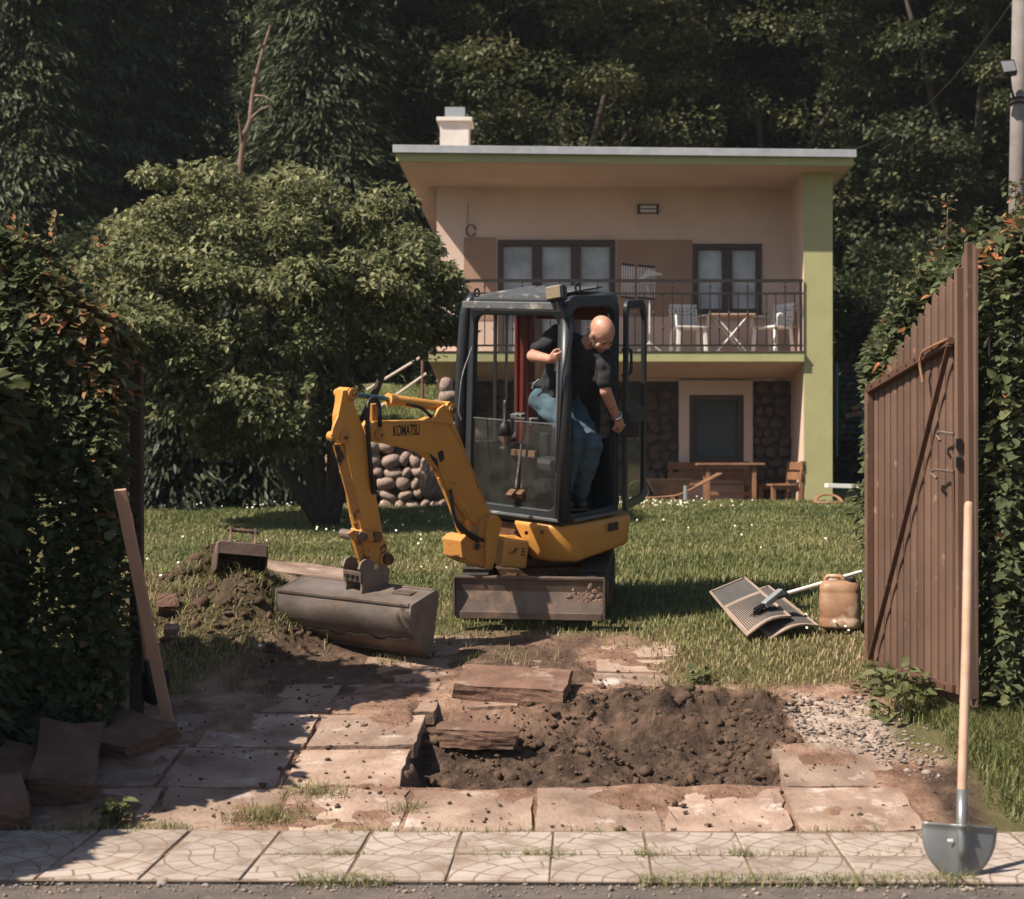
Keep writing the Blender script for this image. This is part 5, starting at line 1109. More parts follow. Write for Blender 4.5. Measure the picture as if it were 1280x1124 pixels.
plate('boom_seam', [(470, 530.4), (545, 529.2), (562, 532), (578, 560), (606, 630), (608, 632), (580, 559), (563, 530.5), (545, 528), (470, 529)], hw + .004, .006, 'yellow_worn', boom, 0)
plate('hose_clamp', [(464, 596), (471, 598), (472, 618), (466, 618)], .06, .02, 'black', arm, .003)
MB().tube([BP(466, 505, -.02), BP(466, 548, -.03)], .03, 8).build('boom_nose', M['yellow_worn'], boom)
# lettering on the boom
def lettering(text, o, ex_, ey, m, parent, name='lettering', bold=.0):
    cu = bpy.data.curves.new('txt', 'FONT'); cu.body = text; cu.size = 1; cu.offset = bold; cu.resolution_u = 3
    t = bpy.data.objects.new('txt', cu); C.objects.link(t); dg = bpy.context.evaluated_depsgraph_get(); me = bpy.data.meshes.new_from_object(t.evaluated_get(dg)); bpy.data.objects.remove(t)
    xs = [v_.co.x for v_ in me.vertices]; ys = [v_.co.y for v_ in me.vertices]; x0_, x1_, y0_, y1_ = min(xs), max(xs), min(ys), max(ys)
    for v_ in me.vertices: v_.co = o + ex_ * ((v_.co.x - x0_) / (x1_ - x0_)) + ey * ((v_.co.y - y0_) / (y1_ - y0_))
    return link(name, me, m, parent)
o_ = BP(491.5, 545.5, hw + .003); lettering('KOMATSU', o_, BP(524.5, 544, hw + .003) - o_, BP(491.8, 531.5, hw + .003) - o_, M['black'], boom, bold=.018)
# grading bucket: profile traced on its right end plane, swept across the full width
PH2 = R(27); bx2 = Vector((math.cos(PH2), -math.sin(PH2), 0)); bd2 = Vector((-math.sin(PH2), -math.cos(PH2), 0)); LBK = .98
E0 = BP(512, 757, .50)
def EP(px, py):
    d = LOC(px, py, 10) - camL; t = (E0 - camL).dot(bx2) / d.dot(bx2); return camL + d * t
ctl = [(543, 738), (512, 757), (511, 776), (515, 793), (524, 809), (537, 822)]
full = [EP(*ctl[0]).lerp(EP(*ctl[1]), k / 3) for k in range(3)]
for k in range(len(ctl) - 2):
    for q in range(4):
        t = q / 4; p0, p1, p2, p3 = (Vector((*ctl[max(1, k + i)], 0)) if k + i < len(ctl) else Vector((*ctl[-1], 0)) for i in range(4))
        p0, p1, p2, p3 = [Vector((*ctl[min(max(1, k + 1 + i), len(ctl) - 1)], 0)) for i in (-1, 0, 1, 2)]
        c_ = .5 * ((2 * p1) + (p2 - p0) * t + (2 * p0 - 5 * p1 + 4 * p2 - p3) * t * t + (3 * p1 - p0 - 3 * p2 + p3) * t ** 3); full.append(EP(c_.x, c_.y))
full.append(EP(*ctl[-1])); tb_, bk_ = EP(*ctl[1]), EP(*ctl[0])
bb = MB(); th = .014; n_ = len(full); cen = sum(full, Vector()) / n_ - bd2 * .14; inn = [p_ + (cen - p_).normalized() * th for p_ in full]
W_ = -bx2 * LBK; vs = full + inn + [p_ + W_ for p_ in full] + [p_ + W_ for p_ in inn]; fs = []
for i in range(n_ - 1): fs += [(i, i + 1, 2 * n_ + i + 1, 2 * n_ + i), (n_ + i + 1, n_ + i, 3 * n_ + i, 3 * n_ + i + 1)]
fs += [(0, 2 * n_, 3 * n_, n_), (n_ - 1, 2 * n_ - 1, 4 * n_ - 1, 3 * n_ - 1)]
bucket = bb.add(vs, fs).build('grading_bucket', M['bucket'], ex)
for p_ in bucket.data.polygons: p_.use_smooth = True
bm_e = bucket.modifiers.new('e', 'EDGE_SPLIT'); bm_e.split_angle = R(24)
endp = [p_ + (p_ - cen).normalized() * .004 for p_ in full] + [EP(541, 790), EP(546, 750), EP(546.5, 741)]
MB().prism(endp, bx2 * .014).build('end_plate', M['bucket'], bucket, .002); MB().prism([p_ + W_ - bx2 * .014 for p_ in endp], bx2 * .013).build('end_plate', M['bucket'], bucket, .002)
e0, e1 = full[-1], full[-4]; MB().bar(e0.lerp(e1, .25), e0.lerp(e1, .25) + W_, .02, .06, (e0 - e1)).build('cutting_edge', M['steel_worn'], bucket, .003)
wl_ = MB(); f1, f2 = full[-7], full[-8]; wl_.tube([f1 + W_ * t + (f2 - f1) * (.4 * math.sin(t * 19) + .3 * math.sin(t * 41) - t * .5) + bd2 * .002 for t in np.linspace(.02, .98, 40)], .006, 5); wl_.build('weld_seam', M['rubber'], bucket)
MB().bar(tb_, tb_ + W_, .022, .022).build('top_rim', M['steel_worn'], bucket, .004)
for q_ in (bk_,): MB().bar(q_, q_ + W_, .03, .018).build('rear_rim', M['steel_worn'], bucket, .004)
def TP(px, py, lift=.0):     # a point on the bucket's top sheet
    n = (bk_ - tb_).cross(bx2).normalized(); n = n if n.z > 0 else -n
    d = LOC(px, py, 10) - camL; t = (tb_ + n * lift - camL).dot(n) / d.dot(n); return camL + d * t
tn = (bk_ - tb_).cross(bx2).normalized(); tn = tn if tn.z > 0 else -tn
wp = TP(501, 744); MB().prism([wp - bx2 * .07, wp + bx2 * .07, wp + bx2 * .07 - bd2 * .09, wp - bx2 * .07 - bd2 * .09], tn * .014).build('wear_plate', M['steel_worn'], bucket, .003)
# coupler cheeks on the bucket
off_c = .085
for of in (off_c, -off_c + .02):
    dxp = 0 if of > 0 else -27; dyp = 0 if of > 0 else -3
    plate('coupler_cheek', [(451, 749), (453, 735), (452, 717), (449, 712), (452, 703), (458, 699), (465, 701), (470, 707), (482, 707), (488, 712), (486, 724), (487, 738), (470, 746)], of, .02, 'bucket', bucket, .003) if of > 0 else MB().prism([BP(*p, off_c) - bax * (2 * off_c) for p in [(451, 749), (453, 735), (452, 717), (449, 712), (452, 703), (458, 699), (465, 701), (470, 707), (482, 707), (488, 712), (486, 724), (487, 738), (470, 746)]], bax * .02).build('coupler_cheek', M['bucket'], bucket, .003)
q0 = BP(451, 716, off_c); MB().prism([q0, q0 - bax * (2 * off_c), q0 - bax * (2 * off_c) - UZ * .065, q0 - UZ * .065], -bdir * .02).build('coupler_front', M['steel_worn'], bucket, .004)
for k in (-1, 0, 1): MB().box(q0 - bax * (off_c + k * .045) - UZ * .033 + bdir * .006, (.03, .012, .022), (0, 0, -PH)).build('slot', M['black'], bucket)
pin(457, 706, .02, -.10, .10, 'chrome', bucket)
# ------------------------------------------------------------------ the person leaning out of the cab
M['skin'] = mat('skin', (.48, .255, .18), .42, var=(.36, .165, .115), scale=16, detail=10, spec=.45, bump=.25, bscale=120)
M['tshirt'] = mat('black_cotton', (.012, .012, .014), .9, var=(.02, .02, .022), scale=20, bump=.3, bscale=40)
M['jeans'] = mat('jeans', (.06, .10, .13), .9, var=(.028, .05, .07), scale=9, bump=.4, bscale=60)
M['shoe'] = mat('shoe', (.02, .018, .017), .6, var=(.06, .05, .045), scale=14)
icoM = bmesh.new(); bmesh.ops.create_icosphere(icoM, subdivisions=3, radius=1); EV = [v_.co.copy() for v_ in icoM.verts]; EF = [tuple(v_.index for v_ in f_.verts) for f_ in icoM.faces]; icoM.free()
def blob(mb, c, ax):          # ellipsoid, ax = three half-axis vectors
    c = Vector(c); mb.add([c + ax[0] * v_.x + ax[1] * v_.y + ax[2] * v_.z for v_ in EV], EF)
def ball(mb, c, r): blob(mb, c, (Vector((r, 0, 0)), Vector((0, r, 0)), Vector((0, 0, r))))
def limb(mb, pts, rs):
    for i in range(len(pts) - 1):
        n = 4; mb.tube([Vector(pts[i]).lerp(Vector(pts[i + 1]), k / n) for k in range(n + 1)], [rs[i] + (rs[i + 1] - rs[i]) * k / n for k in range(n + 1)], 12)
    for p_, r in zip(pts, rs): ball(mb, p_, r)
def fuse(mb, name, m, parent, voxel=.007, smooth=6, origin=Vector()):
    o = mb.build('tmp'); r_ = o.modifiers.new('r', 'REMESH'); r_.mode = 'VOXEL'; r_.voxel_size = voxel; s_ = o.modifiers.new('s', 'SMOOTH'); s_.iterations = smooth; s_.factor = .5
    dg = bpy.context.evaluated_depsgraph_get(); me = bpy.data.meshes.new_from_object(o.evaluated_get(dg)); bpy.data.objects.remove(o)
    for v_ in me.vertices: v_.co -= origin
    return link(name, me, m, parent, smooth=True)
J = dict(pel=P(692, 499, 10.60), rh=P(681, 501, 10.55), lh=P(708, 507, 10.62), rk=P(719, 543, 10.28), lk=P(741, 556, 10.38), ra=P(703, 618, 10.45), la=P(724, 618, 10.56), sp=P(704, 470, 10.50), ch=P(722, 446, 10.34), nk=P(736, 428, 10.20),
         hd=P(753, 416, 10.08), rs=P(698, 421, 10.40), ls=P(757, 449, 10.20), re=P(666, 445, 10.30), le=P(757, 489, 10.18), rw=P(688, 449, 10.15), lw=P(771, 522, 10.38))
po = Vector((J['pel'].x, J['pel'].y, J['la'].z - .09))
bm_ = MB()
limb(bm_, [J['rh'], J['rk'], J['ra']], [.078, .056, .038]); limb(bm_, [J['lh'], J['lk'], J['la']], [.078, .056, .038])
limb(bm_, [J['pel'], J['sp'], J['ch'], J['nk']], [.12, .115, .12, .055]); limb(bm_, [J['rs'], J['ls']], [.06, .06])
limb(bm_, [J['rs'], J['re'], J['rw']], [.052, .042, .029]); limb(bm_, [J['ls'], J['le'], J['lw']], [.052, .041, .029]); limb(bm_, [J['nk'], J['hd']], [.058, .055])
fwd = Vector((.42, -.40, -.80)).normalized(); up_ = Vector((.22, -.62, .72)); up_ = (up_ - fwd * up_.dot(fwd)).normalized(); ear = up_.cross(fwd).normalized()   # ear: to the person's right ... see below
if ear.x > 0: ear = -ear
hc_ = J['hd']
blob(bm_, hc_ + up_ * .018 - fwd * .012, (ear * .077, fwd * .098, up_ * .088)); blob(bm_, hc_ + fwd * .035 - up_ * .055, (ear * .057, fwd * .060, up_ * .065))   # skull, jaw
blob(bm_, hc_ + fwd * .088 - up_ * .035, (ear * .014, fwd * .022, up_ * .022)); blob(bm_, hc_ + fwd * .080 - up_ * .018, (ear * .011, fwd * .016, up_ * .026))     # nose
blob(bm_, hc_ + fwd * .080 + up_ * .008, (ear * .045, fwd * .012, up_ * .010)); blob(bm_, hc_ + fwd * .080 - up_ * .070, (ear * .022, fwd * .010, up_ * .006)); blob(bm_, hc_ + fwd * .076 - up_ * .085, (ear * .020, fwd * .010, up_ * .006)); blob(bm_, hc_ + fwd * .068 - up_ * .108, (ear * .024, fwd * .018, up_ * .016))
for s in (-1, 1):
    e_ = hc_ + ear * s * .079 - up_ * .018; blob(bm_, e_, (ear * .011, fwd * .020, up_ * .032)); blob(bm_, hc_ + ear * s * .044 + fwd * .062 - up_ * .045, (ear * .02, fwd * .018, up_ * .022))
def hand(wrist, palm_c, grip, across, r=.0088):
    """palm from the wrist, four fingers of unequal length curling towards grip, thumb on the other side; across: index-to-little direction"""
    across = Vector(across).normalized(); d = (palm_c - wrist).normalized(); n = (grip - palm_c); n = (n - d * n.dot(d)).normalized()
    across = (across - d * across.dot(d) - n * across.dot(n)).normalized()
    blob(bm_, wrist.lerp(palm_c, .6), (across * .040, d * .050, n * .018))
    for k, ln in enumerate((.040, .045, .042, .033)):
        b0 = palm_c + across * (-.030 + .020 * k) + d * .022; b1 = b0 + d * ln * .6 + n * ln * .45; b2 = b1 + n * ln * .75 - d * .004; b3 = b2 - d * ln * .5 + n * .004
        limb(bm_, [b0, b1, b2, b3], [r, r * .96, r * .9, r * .8])
    t0 = wrist.lerp(palm_c, .55) - across * .032; t1 = t0 - across * .018 + d * .025 + n * .02; t2 = t1 + d * .022 + n * .024 + across * .01
    limb(bm_, [t0, t1, t2], [.012, .0105, .009])
gb = P(699, 442, 10.115); hand(J['rw'], P(695, 448, 10.125), gb + Vector((.03, .02, 0)), (.1, .2, -1))
lt = P(780, 537, 10.50); hand(J['lw'], P(776, 532, 10.43), lt + Vector((.0, .05, -.06)), (.8, .1, -.1))
person = fuse(bm_, 'person', M['skin'], None, .0062, 4, po); person.location = po
at_ = person.data.attributes.new('stubble', 'FLOAT', 'POINT'); nv_ = len(person.data.vertices); co_ = np.zeros(nv_ * 3, np.float32); person.data.vertices.foreach_get('co', co_); co_ = co_.reshape(-1, 3) + np.array(po) - np.array(hc_)
hf, hu, he = co_ @ np.array(fwd), co_ @ np.array(up_), co_ @ np.array(ear); inhead = np.linalg.norm(co_, axis=1) < .17
st_ = np.where(inhead & (hf > .0) & (hu < -.055) & (hu > -.13), .75, 0) + np.where(inhead & (hf < .01) & (hu < .01) & (hu > -.09), .55, 0) + np.where(inhead & (np.abs(hu - .008) < .008) & (hf > .07), .6, 0)
at_.data.foreach_set('value', st_.astype(np.float32))
_nt = M['skin'].node_tree; _b = _nt.nodes['Principled BSDF']; _src = _b.inputs['Base Color'].links[0].from_socket; _a = _nt.nodes.new('ShaderNodeAttribute'); _a.attribute_name = 'stubble'; _m = _nt.nodes.new('ShaderNodeMix'); _m.data_type = 'RGBA'
_nt.links.new(_a.outputs['Fac'], _m.inputs[0]); _nt.links.new(_src, _m.inputs[6]); _m.inputs[7].default_value = (.17, .12, .10, 1); _nt.links.new(_m.outputs[2], _b.inputs['Base Color'])
tag(person, 'bald person in black T-shirt and jeans leaning out of the digger cab', 'person')
ts = MB(); limb(ts, [J['pel'] + (J['sp'] - J['pel']) * .25, J['sp'], J['ch']], [.145, .145, .152]); limb(ts, [J['rs'], J['ls']], [.078, .078]); limb(ts, [J['ch'], J['nk'].lerp(J['ch'], .25)], [.13, .075])
limb(ts, [J['rs'], J['rs'].lerp(J['re'], .72)], [.08, .066]); limb(ts, [J['ls'], J['ls'].lerp(J['le'], .68)], [.08, .068])
limb(ts, [J['sp'] + Vector((.10, -.08, -.04)), J['ch'] + Vector((.05, -.06, -.04))], [.09, .10])
tso = fuse(ts, 'tshirt', M['tshirt'], person, .009, 5, po)
jn = MB(); limb(jn, [J['pel'] + Vector((0, 0, .02)), J['pel'] - Vector((0, 0, .03))], [.142, .14]); limb(jn, [J['rh'], J['rh'].lerp(J['rk'], .5), J['rk'], J['rk'].lerp(J['ra'], .5), J['ra'].lerp(J['rk'], .06)], [.108, .092, .072, .070, .056]); limb(jn, [J['lh'], J['lh'].lerp(J['lk'], .5), J['lk'], J['lk'].lerp(J['la'], .5), J['la'].lerp(J['lk'], .06)], [.108, .092, .072, .072, .058])
jno = fuse(jn, 'jeans', M['jeans'], person, .009, 4, po)
def wrinkle(o, amp, sc, seed):
    me = o.data
    for v_ in me.vertices:
        q = v_.co * sc + Vector((seed, 0, 0)); v_.co += v_.normal * amp * (mnoise.noise(Vector((q.x, q.y, q.z * 2.2))) + .5 * mnoise.noise(q * 2.3))
wrinkle(tso, .020, 9, 3); wrinkle(jno, .011, 10, 9)
for a, dv in ((J['ra'], Vector((.25, -.9, 0))), (J['la'], Vector((.12, -.95, 0)))):
    dv.normalize(); sd_ = Vector((-dv.y, dv.x, 0)); sh = MB(); c_ = a + Vector((0, 0, -.055))
    blob(sh, c_ + dv * .0, (dv * .07, sd_ * .045, UZ * .05)); blob(sh, c_ + dv * .09 - UZ * .012, (dv * .09, sd_ * .046, UZ * .036)); limb(sh, [a - UZ * .02, a + UZ * .01], [.05, .05])
    sho = fuse(sh, 'shoe', M['shoe'], person, .008, 4, po); MB().box(c_ + dv * .05 - UZ * .045 - po, (.27, .09, .018), (0, 0, math.atan2(dv.y, dv.x))).build('sole', M['rubber'], sho, .006)
wt = J['lw'] + (J['le'] - J['lw']).normalized() * .02; ax_ = (J['le'] - J['lw']).normalized(); o1 = ax_.orthogonal().normalized(); o2 = ax_.cross(o1)
wtc = MB().tube([wt - po + o1 * .036 * math.cos(t) + o2 * .036 * math.sin(t) for t in np.linspace(0, 6.283, 18, endpoint=False)], .009, 6, closed=True).build('watch', M['chrome'], person); wtc.scale = (1, 1, 1)
kp = P(668, 478, 10.5); MB().tube([P(674, 474, 10.42) - po, P(667, 480, 10.43) - po, P(665, 486, 10.43) - po], .006, 6).build('key_chain', M['chrome'], person)
MB().tube([J['pel'] - po + Vector((0, 0, .055)) + Vector((.148 * math.cos(t), .14 * math.sin(t), -.05 * math.cos(t) )) for t in np.linspace(0, 6.283, 26, endpoint=False)], .015, 6, closed=True).build('belt', M['black'], person)
for s in (-1, 1): 
    e_ = MB(); blob(e_, hc_ + fwd * .079 - up_ * .012 + ear * s * .030 - po, (ear * .011, fwd * .008, up_ * .007)); e_.build('eye', M['black'], person)

# ------------------------------------------------------------------ gate, post, board and shovels
M['gate'] = mat('gate_brown', (.125, .072, .050), .65, var=(.085, .049, .034), scale=2.2, detail=9, dirt=(.24, .15, .105), dscale=12, damt=.63, vary=.14, bump=.15, bscale=40)
M['gate_dark'] = mat('gate_frame', (.095, .046, .029), .6, var=(.07, .034, .022), scale=4, dirt=(.2, .12, .08), dscale=10, damt=.66)
M['pale_wood'] = mat('pale_wood', (.40, .245, .165), .8, var=(.32, .185, .12), scale=4, bump=.2, bscale=40)
M['handle_wood'] = mat('handle_wood', (.48, .315, .225), .6, var=(.36, .215, .145), scale=7, dirt=(.24, .15, .105), dscale=9, damt=.62, bump=.1, bscale=40)
M['shovel_steel'] = mat('shovel_steel', (.22, .225, .225), .4, .5, var=(.16, .165, .165), scale=4, dirt=(.2, .16, .13), dscale=6, damt=.64)
GH, GN, GZ = Vector((1.90, 9.3, 0)), Vector((2.185, 8.02, 0)), .43
gate = empty('garden_gate', (GH.x, GH.y, GZ), label='brown metal slat gate standing open on the right of the driveway', cat='gate'); go_ = gate.location
gd = (GN - GH); gl = gd.length; gd.normalize(); gn = Vector((gd.y, -gd.x, 0)); gn = gn if gn.x < 0 else -gn
def gpx(t): p_ = GH + gd * t; return CX + F * p_.x / p_.y
def gt_of(px): return float(np.interp(px, [gpx(t) for t in np.linspace(0, gl, 60)], np.linspace(0, gl, 60)))
def GP(px, py, off=0.0):
    t = gt_of(px); p_ = GH + gd * t; return Vector((p_.x, p_.y, ZP(py, p_.y))) + gn * off - go_
tops_px = [1092, 1110, 1131, 1150, 1167, 1186, 1192, 1199, 1213, 1225]; tops_py = [486, 464, 426, 396, 371, 347, 345, 336, 306, 304]
NB = 15; bw = gl / NB
for k in range(NB):
    tc_ = (k + .5) * bw; px = gpx(tc_); p_ = GH + gd * tc_; zt_ = ZP(float(np.interp(px, tops_px, tops_py)), p_.y); zl = GZ - .06
    prof = [(-bw * .43, 0), (-bw * .40, .012), (-bw * .12, .016), (bw * .12, .016), (bw * .40, .012), (bw * .43, 0)]
    mb = MB(); pts = [p_ - go_ + gd * a + gn * b for a, b in prof]; n_ = len(pts); vs = [q + UZ * (zl - 0) for q in pts] + [q + UZ * (zt_ - (.03 if abs(prof[i][0]) > bw * .3 else 0)) for i, q in enumerate(pts)]
    vs = [Vector((v_.x, v_.y, v_.z - 0)) for v_ in vs]
    for v_ in vs: v_.z -= 0
    mb.add([Vector((v_.x, v_.y, v_.z)) - Vector((0, 0, go_.z)) + Vector((0, 0, go_.z)) for v_ in vs], [])
    mb = MB(); vs2 = [Vector((q.x, q.y, zl - go_.z)) for q in pts] + [Vector((q.x, q.y, zt_ - go_.z - (.03 if abs(prof[i][0]) > bw * .3 else 0))) for i, q in enumerate(pts)]
    mb.add(vs2, [(i, i + 1, n_ + i + 1, n_ + i) for i in range(n_ - 1)] + [tuple(range(n_))[::-1], tuple(range(n_, 2 * n_)), (n_ - 1, 0, n_, 2 * n_ - 1)])
    mb.build('slat', M['gate'], gate)
def gbar(name, a, b, w, h, off, m='gate_dark'): return MB().bar(GP(*a, off), GP(*b, off), w, h, gn).build(name, M[m], gate, .004)
r1 = gbar('top_rail', (1093, 488), (1198, 426), .045, .035, .045); r2 = gbar('bottom_rail', (1093, 829), (1203, 861), .045, .035, .045); gbar('hinge_stile', (1094, 487), (1094, 830), .04, .045, .04, 'gate')
gbar('brace', (1098, 824), (1198, 432), .012, .032, .055)
for k in range(9):
    t = .08 + .84 * k / 8
    for rr0, rr1, par in (((1093, 488), (1198, 426), r1), ((1093, 829), (1203, 861), r2)):
        q = GP(rr0[0] + (rr1[0] - rr0[0]) * t, rr0[1] + (rr1[1] - rr0[1]) * t, .064); MB().box(q, (.008, .012, .012)).build('rivet', M['black'], par)
gbar('lock_stile', (1206, 335), (1208, 868), .03, .05, .03, 'gate'); gbar('edge_stile', (1217, 304), (1221, 874), .03, .055, .02, 'gate')
for py in (555, 578): MB().box(GP(1209, py, .048), (.012, .03, .055), (0, 0, math.atan2(gd.y, gd.x))).build('lock_slot', M['black'], gate)
for (py, dx) in ((543, 14), (590, 22)):
    MB().tube(arc_pts([GP(1203, py, .05), GP(1203 - dx * .7, py - 3, .09), GP(1203 - dx, py, .09), GP(1203 - dx * .6, py + 8, .09)], .03), .008, 6).build('bolt_hook', M['steel_worn'], gate)
MB().tube([GP(1202, 590, .05), GP(1203, 700, .045), GP(1203, 760, .045)], .009, 6).build('drop_bolt', M['gate_dark'], gate)
MB().tube(arc_pts([GP(1198, 424, .06), GP(1185, 432, .08), GP(1170, 440, .085), GP(1166, 455, .08), GP(1168, 478, .07)], .03), .008, 6).build('rope', M['garden_wood'], gate)
MB().tube(arc_pts([GP(1224, 435, -.03), GP(1229, 420, -.06), GP(1229, 445, -.06)], .02), .006, 6).build('gate_hook', M['iron'], gate)
gp = MB().tube([(0, 0, -.3), (0, 0, .12)], .045, 10).build('gate_post_stub', M['gate_dark'], None); gp.location = (1.93, 9.42, .42); tag(gp, 'dark hinge post stub behind the foot of the open gate', 'post')
# left gate post
lp = MB().box((0, 0, .96), (.065, .065, 2.0)).build('gate_post', mat('post_wood', (.035, .021, .016), .8, var=(.055, .033, .025), scale=5, bump=.3), None, .006); lp.location = (XP(171, 8.32), 8.32, gh(XP(171, 8.32), 8.32) - .02); tag(lp, 'dark brown square gate post at the end of the left hedge', 'post')
# leaning board
b0, b1 = P(211, 907, 8.24), P(150, 612, 7.84); pl = MB().bar((0, 0, 0), b1 - b0, .062, .024, (0, 1, 0)).build('leaning_board', M['pale_wood'], None, .003); pl.location = b0; tag(pl, 'pale wooden board leaning against the left hedge', 'board')
def shovel(name, label, foot, top, wdt, hgt, blade_m, socket, facing=Vector((0, -1, 0)), flat_top=True, sticker=False, hr=.0185):
    foot, top = Vector(foot), Vector(top); ax = (top - foot).normalized(); sd_ = ax.cross(facing).normalized(); sd_ = sd_ if sd_.x > 0 else -sd_; nr_ = sd_.cross(ax).normalized(); nr_ = nr_ if nr_.dot(facing) > 0 else -nr_
    t = empty(name, foot, label=label, cat='shovel'); nu, nv = 17, 22; V = []; 
    for j in range(nv):
        v_ = j / (nv - 1)
        hwid = wdt / 2 * math.sqrt(max(0, 1 - (1 - min(1, v_ / .88)) ** 2))
        hwid = max(hwid, .004) * (1.0 if v_ < .96 else .985)
        for i in range(nu):
            u = -1 + 2 * i / (nu - 1); lift = .035 * (1 - abs(u) ** 1.6) * (.4 + .6 * v_) + (.03 * math.exp(-(u / .14) ** 2) * min(1, v_ * 1.3)); fl = -.012 * max(0, (v_ - .9) / .1)
            V.append(sd_ * hwid * u + ax * (hgt * v_) - nr_ * (.03 - lift) + nr_ * fl * -1)
    fs = [(j * nu + i, j * nu + i + 1, (j + 1) * nu + i + 1, (j + 1) * nu + i) for j in range(nv - 1) for i in range(nu - 1)]
    bl_ = MB().add(V, fs).build('blade', blade_m, t, smooth=True); so_ = bl_.modifiers.new('solid', 'SOLIDIFY'); so_.thickness = .003
    h0 = ax * hgt * .55 + nr_ * .008; h1 = ax * (hgt + socket); MB().tube([ax * hgt * .35 + nr_ * .018, h0 + nr_ * .010, ax * hgt + nr_ * .004, h1], [.005, .018, .021, .0205], 10).build('socket', blade_m, t, smooth=True)
    tl = top - foot; MB().tube([h1 - ax * .05, h1, h1.lerp(tl, .5) + sd_ * .004, tl - ax * .02, tl - ax * .006, tl], [hr * .95, hr, hr * 1.05, hr, hr * .85, hr * .4], 12).build('handle', M['handle_wood'], t, smooth=True)
    if sticker: MB().box(ax * hgt * .70 - sd_ * .045 + nr_ * .012, (.022, .002, .011)).build('sticker', M['white_plastic'], t)
    return t
shovel('shovel', 'steel shovel with long pale handle standing upright at the right front', P(1200, 1099, 5.935), P(1211, 627, 6.22), .295, .205, M['shovel_steel'], .135, sticker=True)
shovel('shovel', 'shovel with black blade half hidden behind the leaning board', P(192, 884, 8.34), P(160, 640, 8.12), .20, .20, mat('black_steel', (.02, .022, .024), .5, .3), .10, hr=.022)
# ------------------------------------------------------------------ mats, broom, canister, barrel
M['mat_beige'] = mat('mat_beige', (.30, .225, .18), .9, var=(.22, .16, .125), scale=8, bump=.3); M['mat_dark'] = mat('mat_dark', (.06, .058, .056), .85, var=(.09, .08, .075), scale=6)
def floor_mat(label, c, dark, nrib=22):
    c = [P(*q) for q in c]; o0 = c[0]; t = empty('rubber_mat', o0, label=label, cat='mat', group='rubber mats on the lawn'); nrm = (c[1] - c[0]).cross(c[3] - c[0]).normalized(); nrm = nrm if nrm.z > 0 else -nrm
    def bil(u, v_): return c[0] * (1 - u) * (1 - v_) + c[1] * u * (1 - v_) + c[2] * u * v_ + c[3] * (1 - u) * v_ + nrm * (.05 * math.sin(u * 3.14) * (1 - v_) ** 2) - o0
    def sheet(u0, u1, v0, v1, n, mm, name, lift=0):
        V = []; 
        for j in range(n + 1):
            for i in range(n + 1): V.append(bil(u0 + (u1 - u0) * i / n, v0 + (v1 - v0) * j / n) + nrm * lift)
        k = n + 1; o = MB().add(V, [(j * k + i, j * k + i + 1, (j + 1) * k + i + 1, (j + 1) * k + i) for j in range(n) for i in range(n)]).build(name, mm, t); s_ = o.modifiers.new('s', 'SOLIDIFY'); s_.thickness = .008; return o
    sheet(0, 1, 0, 1 - dark, 8, M['mat_beige'], 'ribbed_field'); sheet(0, 1, 1 - dark, 1, 4, M['mat_dark'], 'plain_field')
    rb = MB()
    for k in range(nrib):
        u = .08 + .84 * k / (nrib - 1); rb.tube([bil(u, v_) + nrm * .004 for v_ in np.linspace(.06, .94 - dark, 6)], .004, 4)
    tag(rb.build('rib', M['mat_dark'], t), kind='stuff')
    eb = MB(); loop = [bil(u, .0) for u in np.linspace(0, 1, 8)] + [bil(1, v_) for v_ in np.linspace(.1, 1, 8)] + [bil(u, 1) for u in np.linspace(.9, 0, 8)] + [bil(0, v_) for v_ in np.linspace(.9, .1, 8)]
    eb.tube(loop, .009, 6, closed=True); eb.build('border', M['mat_beige'], t)
floor_mat('ribbed rubber mat with dark end, the left upper of the two on the lawn', [(934, 795, 9.86), (988, 771, 10.02), (931, 722, 10.45), (888, 740, 10.30)], .34)
floor_mat('ribbed rubber mat lying partly under the other mat near the canister', [(963, 799, 9.90), (1023, 783, 10.06), (961, 733, 10.50), (915, 748, 10.4)], .2)
br_ = empty('broom', P(967, 747, 10.05), label='broom with grey brush head and pale handle resting on the mats', cat='broom'); bo_ = br_.location
MB().bar(P(955, 757, 10.02) - bo_, P(977, 739, 10.10) - bo_, .05, .045).build('brush_head', M['grey_sheet'], br_, .008)
bs = MB()
for k in range(60):
    f = random.random(); a = P(955, 757, 10.02).lerp(P(977, 739, 10.10), f) - bo_; d = Vector((-.075, -.03 + random.uniform(-.02, .02), -.055)) + Vector((random.uniform(-.012, .012), 0, random.uniform(-.02, .01))); a = a + Vector((-.01, random.uniform(-.02, .02), random.uniform(-.01, .01))); bs.tube([a, a + d], .0035, 4, cap=False)
tag(bs.build('bristles', M['black'], br_), kind='stuff')
MB().tube([P(970, 747, 10.06) - bo_, P(984, 742, 10.08) - bo_], .018, 8).build('ferrule', M['black'], br_); MB().tube([P(983, 742, 10.08) - bo_, P(1120, 702, 10.45) - bo_], .013, 8).build('handle', M['white_plastic'], br_)
can = empty('canister', (XP(1050, 10.15), 10.15, ZP(786, 10.05)), (0, 0, R(-12)), label='stained tan plastic canister with black cap beside the broom', cat='canister')
M['can'] = mat('canister_plastic', (.34, .195, .115), .5, var=(.19, .095, .055), scale=7, detail=10, dirt=(.48, .34, .25), dscale=6, damt=.56, bump=.1)
